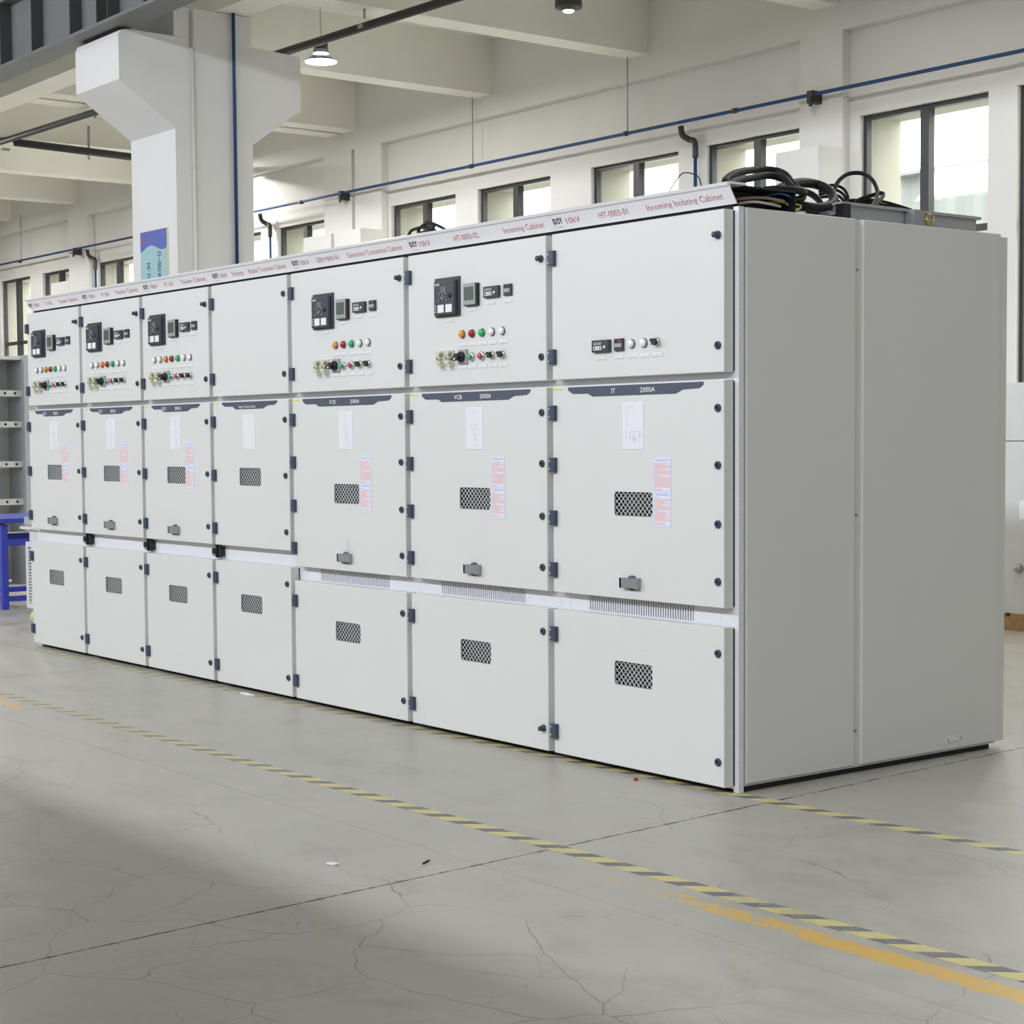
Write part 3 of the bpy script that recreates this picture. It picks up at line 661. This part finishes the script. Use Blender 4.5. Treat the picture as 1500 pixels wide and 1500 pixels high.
# end panels and rear frame of the right-hand cabinet (local X 1.0 is the row's end)
def end_panel(y0, y1):
    b = MB(); x0, x1, e = 0.9852, 1.0, 0.003
    b.add([(x0,y0,0.030),(x0,y1,0.030),(x0,y1,2.086),(x0,y0,2.086),(x1-e,y0,0.030),(x1-e,y1,0.030),(x1-e,y1,2.086),(x1-e,y0,2.086),(x1,y0+e,0.030+e),(x1,y1-e,0.030+e),(x1,y1-e,2.086-e),(x1,y0+e,2.086-e)],
          [(0,3,2,1),(0,1,5,4),(1,2,6,5),(2,3,7,6),(3,0,4,7),(4,5,9,8),(5,6,10,9),(6,7,11,10),(7,4,8,11),(8,9,10,11)])
    return b.build('end_panel', [PAINT], c7)
p1 = end_panel(0.088, 0.662); p2 = end_panel(0.704, 1.530)
MB().box(0.945,0.994,1.5301,1.578,0.030,2.075).build('rear_door', [PAINT], c7)
sc = MB()
for y in (0.080, 0.683):
    for z in (0.16, 0.98, 1.90): sc.cyl((0.985,y,z),(0.990,y,z),0.005,8)
sc.build('panel_screw', [BRASS], c7)
o = MB().box(1.0,1.002,1.205,1.300,0.058,0.080).build('rating_plate', [PLATE], p2)
MB().box(1.0021,1.0026,1.213,1.292,0.0605,0.0615).box(1.0021,1.0026,1.213,1.292,0.0765,0.0775).build('plate_print', [GREY_INK], o)
for y in (1.213,1.292): MB().cyl((1.002,y,0.069),(1.005,y,0.069),0.004,8).build('plate_screw', [BRASS], o)
# flat busbar duct on the roof, lug bracket and lifting ring
du = MB().box(0.05,0.875,0.72,1.53,2.086,2.155).box(0.045,0.890,0.71,1.545,2.155,2.166).build('roof_duct', [mat('duct_grey', (0.40, 0.41, 0.41), 0.4, metal=0.2)], c7)
br = MB().box(0.88,0.925,1.085,1.150,2.087,2.160).build('ring_bracket', [STEEL], c7)
ring = [(0.928, 1.175+0.020*math.cos(a), 2.125+0.020*math.sin(a)) for a in [2*math.pi*k/16 for k in range(16)]]
MB().tube(ring, 0.0055, 8, closed=True, sub=2).build('lifting_ring', [BRASS], br)
MB().box(0.90,0.94,0.66,0.70,2.087,2.150).build('junction_block', [BLACK], c7)

# ================================================================== CABLES ON THE ROOF
def cable(name, pts, r, m, label, cat='cable', n=10, closed=False):
    return tag(MB().tube(pts, r, n, closed=closed, sub=8).build(name, [m]), label, cat)
cable('power_cable', [(-0.13,0.34,2.115),(-0.14,0.429,2.15),(-0.16,0.531,2.165),(-0.2,0.585,2.196),(-0.28,0.613,2.246),(-0.34,0.639,2.287),(-0.38,0.605,2.307),(-0.36,0.491,2.295),(-0.28,0.314,2.257),(-0.2,0.185,2.214),(-0.16,0.153,2.189),(-0.18,0.25,2.178)], 0.0145, RUBBER, 'thick black cable arching over the sign end of the rightmost cabinet')
cable('power_cable', [(-0.12,0.12,2.177),(-0.2,0.241,2.214),(-0.26,0.372,2.242),(-0.3,0.504,2.268),(-0.28,0.568,2.258),(-0.22,0.55,2.219),(-0.15,0.542,2.19),(-0.1,0.46,2.185),(-0.1,0.352,2.181),(-0.12,0.301,2.176)], 0.0145, RUBBER, 'thick black cable doubled back under the highest arch, nearest the sign')
Bp = [(-0.2,0.437,2.185),(-0.26,0.555,2.226),(-0.32,0.694,2.258),(-0.36,0.821,2.27),(-0.32,0.848,2.249),(-0.26,0.825,2.209),(-0.2,0.744,2.167),(-0.16,0.647,2.143),(-0.14,0.547,2.136),(-0.16,0.505,2.145),(-0.18,0.471,2.162)]
cable('power_cable', Bp, 0.0185, RUBBER, 'thickest black cable coiled in a flat ring on rightmost cabinet', closed=True)
cable('power_cable', [(p[0]-0.05, p[1]-0.02, p[2]-0.022) for p in Bp[:8]], 0.0125, RUBBER, 'black cable lying inside the thickest flat cable ring')
cable('control_cable', [(-0.3,0.874,2.185),(-0.34,0.914,2.233),(-0.38,0.982,2.291),(-0.4,1.064,2.333),(-0.38,1.124,2.339),(-0.34,1.14,2.311),(-0.28,1.104,2.255),(-0.22,1.022,2.201),(-0.17,0.925,2.157),(-0.14,0.824,2.128),(-0.13,0.736,2.118),(-0.12,0.648,2.100)], 0.0085, RUBBER, 'glossy black cable standing up in a tall round loop')
cable('control_cable', [(-0.15,0.80,2.112),(-0.16,0.898,2.141),(-0.2,1.003,2.184),(-0.26,1.113,2.232),(-0.28,1.128,2.249),(-0.3,1.086,2.237),(-0.32,1.04,2.219),(-0.34,1.01,2.190),(-0.36,0.98,2.176)], 0.0085, RUBBER, 'black cable bent in a low hairpin beside the tall loop')
for k in range(4):
    cable('control_cable', [(-0.4,1.04+0.01*k,2.225-0.008*k),(-0.36,1.134,2.233-0.010*k),(-0.34,1.215,2.228-0.012*k),(-0.32,1.288,2.214-0.010*k+0.003*(k % 2)),(-0.3,1.337+0.012*(k % 3),2.200-0.008*k)], 0.0055, RUBBER,
          ['topmost of the thin black cables trailing towards the brass ring','second of the thin black cables trailing towards the brass ring','third of the thin black cables trailing towards the brass ring','lowest of the thin black cables trailing towards the brass ring'][k])
for k in range(4):
    cable('control_cable', [(-0.42,0.918,2.266-0.012*k),(-0.4,0.976-0.008*k,2.282-0.016*k),(-0.38,1.018-0.012*k,2.267-0.016*k),(-0.36,1.02-0.012*k,2.225-0.008*k),(-0.34,0.95,2.195-0.003*k),(-0.34,0.87,2.19-0.003*k)], 0.0060, RUBBER,
          ['outermost turn of the small black cable bunch behind the flat ring','second turn of the small black cable bunch behind the flat ring','third turn of the small black cable bunch behind the flat ring','innermost turn of the small black cable bunch behind the flat ring'][k])
cable('wire', [(-0.10,0.25,2.140),(-0.06,0.27,2.150),(-0.03,0.29,2.152),(-0.02,0.32,2.146),(-0.03,0.35,2.140)], 0.0035, W_BLUE, 'short bright blue wire sticking out below the black cables')
cable('wire', [(-0.10,0.30,2.13),(-0.05,0.331,2.125),(-0.03,0.345,2.108),(-0.03,0.385,2.104),(-0.04,0.406,2.118),(-0.07,0.40,2.13)], 0.0035, W_YEL, 'yellow and green earth wire looped at the cabinet roof edge')
cable('wire', [(-0.10,0.12,2.125),(-0.06,0.159,2.130),(-0.04,0.228,2.133),(-0.03,0.31,2.126)], 0.006, W_BRN, 'tan wire loom lying in the trough under the cables')
cable('wire', [(-0.10,0.14,2.112),(-0.05,0.17,2.116),(-0.03,0.22,2.112),(-0.04,0.30,2.108)], 0.005, CREAM, 'pale grey wire loom beside the tan one in the trough')
cable('wire', [(-0.3,0.165,2.170),(-0.33,0.175,2.23),(-0.36,0.18,2.250),(-0.4,0.176,2.262),(-0.42,0.157,2.25),(-0.45,0.115,2.172)], 0.0022, RUBBER, 'hair-thin black wire bowed above the Incoming Isolating sign')
cable('control_cable', [(-1.86,0.125,2.185),(-1.95,0.10,2.225),(-2.03,0.11,2.222),(-2.08,0.12,2.20),(-2.0,0.10,2.19),(-1.92,0.095,2.205),(-1.98,0.1,2.232)], 0.007, RUBBER, 'small black cable coil above the Incoming Cabinet sign, right turn')
cable('control_cable', [(-1.93,0.11,2.19),(-2.0,0.111,2.212),(-2.08,0.117,2.216),(-2.17,0.145,2.215),(-2.21,0.164,2.208),(-2.2,0.15,2.190),(-2.1,0.133,2.185),(-2.0,0.125,2.182)], 0.007, RUBBER, 'small black cable coil above the Incoming Cabinet sign, left turn')

# ================================================================== CRANE GIRDER
gr = tag(empty('crane_girder', (-8.2,1.54,4.44)), 'grey steel crane girder resting on the column corbel', 'girder')
MB().box(-14,8,-0.12,0.12,-0.04,-0.015+0.0).build('bottom_flange', [GIRDER], gr)
MB().box(-14,8,-0.006,0.006,-0.015,0.50).build('web', [GIRDER], gr)
MB().box(-14,8,-0.11,0.11,0.50,0.525).build('top_flange', [GIRDER], gr)
STIFF = [x+8.2 for x in (-13.5,-12.85,-12.2,-11.5,-10.8,-10.07,-9.42,-8.68,-8.2,-8.01,-7.41,-6.75,-6.0,-5.3,-4.6,-3.9,-3.2)]
for xs in STIFF:
    MB().box(xs-0.006,xs+0.006,-0.105,-0.0062,-0.0148,0.4998).build('stiffener', [GIRDER_D], gr)
MB().box(-0.50,0.10,0.015,0.118,-0.054,-0.0405).build('bearing_plate', [mat('rusty_pad', (0.05, 0.035, 0.03), 0.8)], gr)
rb = tag(empty('conductor_rail', (-12,1.44,4.966)), 'bright red crane conductor rail on top of the girder', 'rail')
MB().box(-10,12,-0.03,0.03,0,0.02).build('rail_base', [REDP], rb); MB().box(-10,12,-0.012,0.012,0.02,0.10).build('rail_web', [mat('conductor_dark_red', (0.35,0.03,0.02),0.5)], rb); MB().box(-10,12,-0.03,0.03,0.10,0.125).build('rail_head', [REDP], rb)

# ================================================================== PIPES
bpx = tag(empty('air_pipe', (-10,W-0.17,3.955)), 'long thin blue compressed air pipe along the window wall', 'pipe')
MB().cyl((-17,0,0.02),(22,0,-0.02),0.015,12).build('pipe_run', [BLUEP], bpx)
for x in (4.80,-2.05,-8.95):
    b = MB().box(x-0.03,x+0.03,-0.03,0.08,-0.07,0.025).box(x+0.01,x+0.03,-0.05,-0.028,-0.10,-0.02).build('wall_bracket', [DARKP], bpx)
for x in (0.31,2.60,-10.9,3.95,-2.9): MB().cyl((x-0.025,0,0),(x+0.025,0,0),0.022,12).build('pipe_coupling', [DARKP], bpx)
for x, zt in ((0.31,4.64),(2.60,4.64),(-10.9,4.64)):
    MB().cyl((x,0.02,0.02),(x,0.02,zt-3.955),0.006,8).build('hanger_rod', [STEEL], bpx)
for x, lb in ((-6.72,'blue drop pipe with dark swan neck between the middle windows'),(-13.88,'blue drop pipe with dark swan neck right of the hall column'),(-18.64,'blue drop pipe with dark swan neck at the far left windows')):
    d = tag(empty('drop_pipe', (x,W-0.06,1.2)), lb, 'pipe')
    MB().tube([(-0.02,-0.07,2.735),(-0.02,-0.05,2.66),(0.02,-0.01,2.62),(0.07,0.0,2.60),(0.085,0.0,2.55),(0.085,0.0,2.46)],0.026,10).build('swan_neck', [DARKP], d)
    MB().cyl((0.085,0,0.0),(0.085,0,2.47),0.015,10).build('drop_tube', [BLUEP], d)
dp = tag(empty('ceiling_pipe', (-10,3.25,4.53)), 'dark overhead pipe running lengthwise under the aisle ceiling', 'pipe')
MB().cyl((-8,0,0.10),(9,0,-0.13),0.034,12).build('pipe_run', [DARKP], dp)
for x in (-4.5,-2.1,2.7,4.95): MB().cyl((x,0,0.02),(x,0,0.09),0.010,8).build('hanger_rod', [STEEL], dp); MB().cbox(x,0,-0.045,0.06,0.09,0.025).build('pipe_clip', [DEVLITE], dp)
dq = tag(empty('ceiling_pipe', (-14.35,3.3,4.53)), 'dark overhead branch pipe running across the aisle left of column', 'pipe')
MB().cyl((0,-0.01,0.02),(0,2.6,-0.04),0.042,12).build('pipe_run', [DARKP], dq)
MB().cyl((0,0.86,-0.09),(0,0.86,0.28),0.015,8).build('hanger_rod', [STEEL], dq)
cp = tag(empty('conduit_pipe', (-8.05,2.15,0)), 'slim white conduit running up the hall column', 'pipe')
MB().cyl((0.012,0,0),(0.012,0,4.6),0.013,10).build('conduit', [PVC], cp)
for z in (1.0,2.2,3.4,4.3): MB().cbox(0.010,0,z,0.02,0.05,0.02).build('clip', [PVC], cp)
cb = tag(empty('air_pipe', (-8.05,2.50,2.62)), 'blue pipe with black end valve running up the hall column', 'pipe')
MB().cyl((0.03,0,0.04),(0.03,0,2.78),0.014,10).build('pipe_run', [BLUEP], cb); MB().cyl((0.03,0,-0.02),(0.03,0,0.05),0.030,12).build('end_valve', [DARKP], cb)
MB().cbox(0.012,0,0.03,0.02,0.09,0.03).build('clip', [DARKP], cb)

# ================================================================== LAMPS
def high_bay_or_fill(x, y, z, label, lit_r, power):
    r = tag(empty('high_bay_or_fill_lamp', (x,y,z)), label, 'lamp', 'hanging high bay lamps')
    MB().lathe((0,0,0),(0,0,1),[(0.062,0.108),(0.064,0.150),(0.060,0.190),(0.030,0.200)],24).build('driver_housing', [LAMP_B], r)
    MB().lathe((0,0,0),(0,0,1),[(0.069,0.072),(0.071,0.078),(0.066,0.108)],24).build('collar', [LAMP_M], r)
    MB().lathe((0,0,0),(0,0,1),[(0.066,0.058),(0.067,0.072)],24).build('light_ring', [LAMP_ON], r)
    b = MB(); pr = [(0.141,0.0),(0.136,0.012),(0.105,0.030),(0.080,0.048),(0.066,0.058)]
    n = 28; vs = []; fs = []
    for rr, hh in pr:
        for i in range(n): a = 2*math.pi*i/n; vs.append((rr*math.cos(a), rr*math.sin(a), hh))
    for j in range(len(pr)-1):
        for i in range(n): fs.append((j*n+i, j*n+(i+1) % n, (j+1)*n+(i+1) % n, (j+1)*n+i))
    b.add(vs, fs, 0, True).build('reflector', [LAMP_M], r)
    MB().lathe((0,0,0),(0,0,1),[(lit_r,-0.006),(lit_r,0.003)],28).build('diffuser', [LAMP_ON], r)
    k = MB()
    for i in range(int((5.15-z-0.20)/0.03)):
        zz = 0.205+i*0.03
        k.tube([(0.007 if i % 2 else 0,0 if i % 2 else 0.007,zz),(0,0,zz+0.018),(-0.007 if i % 2 else 0,0 if i % 2 else -0.007,zz),(0,0,zz-0.018)],0.0022,5,closed=True,sub=2)
    k.build('chain', [STEEL], r)
    ld = bpy.data.lights.new('lamp_light', 'AREA'); ld.shape = 'DISK'; ld.size = 0.26; ld.energy = power; ld.color = (1.0, 0.985, 0.95)
    lo_ = bpy.data.objects.new('lamp_light', ld); COL.objects.link(lo_); lo_.parent = r; lo_.location = (0, 0, -0.012)
    return r
high_bay_or_fill(-9.16,4.0,4.625,'lit bell-shaped high bay lamp hanging on a chain near the column',0.138,66)
high_bay_or_fill(-4.1,4.0,4.625,'added high bay fill lamp above the wall column, over the picture edge',0.138,33)  # from here to the last high bay: unseen lamps added to brighten the aisle
high_bay_or_fill(-1.6,4.0,4.625,'added high bay fill lamp over the rear of the rightmost cabinet',0.138,36)
high_bay_or_fill(-10.9,3.9,4.625,'added high bay fill lamp in the aisle behind the hall column',0.138,64)
high_bay_or_fill(-15.0,5.35,4.625,'added high bay fill lamp in the aisle hidden behind the banner column',0.138,170)
high_bay_or_fill(-15.8,3.1,4.60,'added high bay fill lamp left of the picture beside the crane girder',0.138,75)
high_bay_or_fill(-20.5,3.6,4.60,'added high bay fill lamp furthest down the side aisle',0.138,130)
r2 = tag(empty('ceiling_lamp', (-6.45,4.6,4.635)), 'round black ceiling lamp cut off by the top edge of the picture', 'lamp')
MB().lathe((0,0,0),(0,0,1),[(0.105,0.02),(0.108,0.03),(0.105,0.085),(0.060,0.12)],28).build('housing', [LAMP_B], r2)
MB().lathe((0,0,0),(0,0,1),[(0.055,0.0),(0.075,0.02),(0.10,0.03)],28).build('bezel', [DARKP], r2)
MB().lathe((0,0,0),(0,0,1),[(0.030,-0.014),(0.045,-0.004),(0.045,0.0)],20).build('bulb', [LAMP_ON], r2)
MB().cyl((0,0,0.12),(0,0,0.515),0.008,8).build('stem', [LAMP_B], r2)

# ================================================================== BANNER ON THE COLUMN
bn = tag(empty('wall_banner', (-8.82,2.0,2.1)), 'blue banner with vertical Chinese slogan on the white column', 'banner')
bx0, bx1, bz0, bz1 = 0.155, 0.605, -0.55, 0.842
MB().box(bx0-0.012,bx1+0.016,-0.006,-0.001,bz0-0.01,bz1+0.006).build('gold_border', [BAN_G], bn)
MB().box(bx0,bx1,-0.009,-0.0062,bz0,bz1).build('pale_field', [BAN_L], bn)
wave = [(0.0,0.158),(0.1,0.145),(0.2,0.128),(0.3,0.116),(0.4,0.112),(0.5,0.118),(0.6,0.132),(0.7,0.147),(0.8,0.157),(0.87,0.159),(0.94,0.153),(1.0,0.143)]
MB().prism([(bx0+(bx1-bx0)*a, bz1-b) for a, b in wave] + [(bx1,bz1),(bx0,bz1)], -0.0105, -0.0092, 'y').build('blue_wave', [BAN_B], bn)
put('logo_lettering', text_mesh('DSY', 0.032, 0.085, 0.02, RED_INK), bn, (bx0+0.012,-0.0112,bz1-0.075))
for k, ch in enumerate('宁愿事前检查'): put('slogan_character', text_mesh(ch, 0.060, 0.068, 0.0, DARK_INK), bn, (bx0+0.290,-0.0100,bz1-0.235-0.0865*k))
for k, ch in enumerate('不可事后返工'): put('slogan_character', text_mesh(ch, 0.060, 0.068, 0.0, DARK_INK), bn, (bx0+0.105,-0.0100,bz1-0.315-0.0865*k))

# ================================================================== FLOOR TAPE, SCRAPS
t1 = MB().box(-9.6,3.4,-0.0325,0.0325,0.0003,0.0011).build('hazard_tape', [tape_mat('tape_front', 0.405, 0)], None, (0,-0.985,0))
tag(t1, 'yellow and black striped floor tape crossing the open floor before the cabinets', 'tape')
t2 = MB().box(-9.6,3.4,-0.029,0.029,0.0003,0.0009).build('hazard_tape', [tape_mat('tape_row', 0.71, 0)], None, (0,0.040,0)); t2.rotation_euler = (0,0,0.0200)
tag(t2, 'yellow and black striped floor tape running under the cabinet row', 'tape')
def scrap(name, x, y, sx, sy, sz, rz, m, lb, cat):
    p = [(-sx,-sy*0.7),(sx*0.7,-sy),(sx,sy*0.4),(-sx*0.3,sy),(-sx*0.9,sy*0.5)]
    o = MB().prism(p, 0.0012, 0.0012+sz, 'z').build(name, [m], None, (x,y,0)); o.rotation_euler = (0,0,rz); tag(o, lb, cat)
scrap('paper_scrap', -3.38, -0.05, 0.06, 0.015, 0.006, 0.0, CARD, 'white scrap lying against the plinth of the busbar transition cabinet', 'scrap')
scrap('plastic_cap', -0.43, -0.06, 0.008, 0.008, 0.008, 0.0, L_R, 'tiny red plastic cap on the floor before the rightmost cabinet', 'cap')
scrap('cable_tie', 0.14, -1.41, 0.003, 0.030, 0.003, 0.55, RUBBER, 'short black cable tie lying on the floor left of the striped tape', 'scrap')
scrap('paper_scrap', -0.02, -1.64, 0.02, 0.012, 0.003, 0.4, CARD, 'small white paper scrap near the shadow edge on the floor', 'scrap')

# ================================================================== THINGS AT THE LEFT
tr = tag(empty('transfer_trolley', (-7.5,0.5,0)), 'white perforated steel trolley on pale green castors beside the leftmost cabinet', 'trolley')
fp = MB(); fp.box(0,0.040,0,0.02,0.12,0.585).box(0.094,0.50,0,0.02,0.12,0.585).box(0.040,0.094,0,0.02,0.12,0.155).box(0.040,0.094,0,0.02,0.550,0.585); fp.build('front_plate', [WHITE], tr)
ps = MB()
for k in range(18):
    for j in range(2): ps.box(0.044+j*0.026,0.060+j*0.026,0.004,0.016,0.160+k*0.0215,0.171+k*0.0215)
o = ps.build('perforated_strip', [GALV], tr); o['kind'] = 'stuff'
MB().box(0.020,0.110,0.021,0.024,0.14,0.57).build('strip_backing', [DARK], tr)
MB().box(-0.10,0.60,0.0,0.55,0.672,0.690).build('top_tray', [WHITE], tr)
MB().box(-0.14,0.60,0.05,0.50,0.700,0.755).build('breaker_base', [SHELL2], tr)
MB().box(0.02,0.50,0.05,0.45,0.59,0.671).build('breaker_block', [mat('breaker_blue', (0.06,0.13,0.30), 0.4)], tr)
for x in (0.06,0.44):
    for y in (0.06,0.48):
        cst = MB().box(x-0.02,x+0.02,y-0.03,y+0.03,0.10,0.121).build('castor', [STEEL], tr); MB().cyl((x-0.018,y,0.056),(x+0.018,y,0.056),0.055,18).build('castor_wheel', [WHEEL], cst)
for y in (0.03, 0.50): MB().box(0.0,0.50,y,y+0.02,0.585,0.672).build('side_rail', [WHITE], tr)

be = tag(empty('workbench', (-9.6,0.80,0)), 'bright blue steel frame workbench left of the cabinet row', 'bench')
for x in (0.0,0.86):
    for y in (0.0,0.95): MB().box(x,x+0.05,y,y+0.05,0,0.655).build('leg', [TBLUE], be)
MB().box(-0.03,0.95,-0.03,1.04,0.665,0.70).build('bench_top', [TBLUE], be)
for x in (0.0,0.86): MB().box(x+0.005,x+0.045,0.05,0.95,0.06,0.10).build('lower_rail', [TBLUE], be); MB().box(x+0.005,x+0.045,0.05,0.95,0.49,0.54).build('middle_rail', [TBLUE], be)
for y in (0.0,0.95): MB().box(0.05,0.86,y+0.005,y+0.045,0.06,0.10).build('lower_rail', [TBLUE], be); MB().box(0.05,0.86,y+0.005,y+0.045,0.615,0.664).build('apron_rail', [TBLUE], be)

sh = tag(empty('cabinet_shell', (-11.4,1.65,0)), 'unfinished grey sheet steel cabinet shell behind the blue bench', 'cabinet')
MB().box(0,0.012,0.0,0.36,0.02,2.06).build('back_sheet', [SHELL], sh)
for y in (-0.10,0.31): MB().box(0.012,0.40,y,y+0.10,0,2.07).build('corner_post', [SHELL2 if y > 0 else SHELL], sh)
for z in (0.42,0.72,1.06,1.42,1.70):
    s = MB().box(0.30,0.335,0.0001,0.3099,z,z+0.055).build('cross_strap', [SHELL], sh)
    for k in range(3): MB().cyl((0.3345,0.06+k*0.095,z+0.028),(0.3365,0.06+k*0.095,z+0.028),0.012,10).build('bolt_hole', [DARK], s)
MB().box(0.012,0.36,0.0001,0.3099,2.03,2.06).build('top_sheet', [SHELL], sh)
s2 = tag(empty('steel_sheet', (-11.6,2.1,0)), 'plain bluish grey steel side panel standing left of the leftmost cabinet', 'panel')
MB().box(0.1,0.5,0.0,0.03,0.0,1.95).build('sheet', [SHELL2], s2); MB().box(0.46,0.5,0.0305,0.06,0.0,1.95).build('folded_edge', [SHELL2], s2)

# ================================================================== THINGS AT THE RIGHT
pl = tag(empty('wooden_pallet', (-3.6,5.28,0)), 'brown wooden pallet under the grey crate cabinet by the window', 'pallet')
for k in range(3): MB().box(0,1.4,0.0+0.22*k,0.10+0.22*k,0.0,0.09).build('runner', [WOOD], pl)
for k in range(5): MB().box(0.02+0.28*k,0.26+0.28*k,0.0,0.54,0.0905,0.112).build('deck_plank', [WOOD], pl)
rc = tag(empty('grey_cabinet', (-3.6,5.30,0.113)), 'plain grey steel cabinet on a wooden pallet by the right window', 'cabinet')
MB().box(0.0,1.38,0.02,0.50,0.0,1.515).build('body', [RCAB], rc)
MB().box(0.0,1.38,0.0,0.0195,0.0,1.130).build('lower_panel', [RCAB], rc); MB().box(0.0,1.38,0.0,0.0195,1.136,1.515).build('upper_panel', [RCAB], rc)
MB().lathe((0.92,0.0,0.30),(0,-1,0),[(0.03,-0.005),(0.03,0.015),(0.02,0.04)],14).build('cable_gland', [STEEL], rc)
MB().box(0.915,1.05,-0.003,-0.0005,0.62,0.74).build('paper_label', [CARD], rc)

# ================================================================== OUTSIDE
bd = tag(empty('neighbour_building', (-20,16,0)), 'pale blue corrugated factory building outside the right window', 'building')
cw = MB(); n = 150; vs = []; fs = []
for i in range(n+1):
    y = 0.06*(1 if (i//2) % 2 else 0); x = 7.2 + i*0.12
    vs += [(x,y,0),(x,y,5.05)]
for i in range(n): fs.append((2*i,2*i+2,2*i+3,2*i+1))
cw.add(vs, fs); cw.box(7.2,25.2,0.07,6,0,5.05); cw.build('corrugated_wall', [TINW], bd)
MB().box(7.1,25.3,-0.15,6.1,5.051,5.10).build('roof_edge', [TINW], bd)
struct(MB().box(-60,40,W+0.37,60,-0.3,-0.02).build('ground_outside', mat('yard_concrete', (0.5,0.5,0.48), 0.9)), 'pale yard paving outside the windows', 'ground')
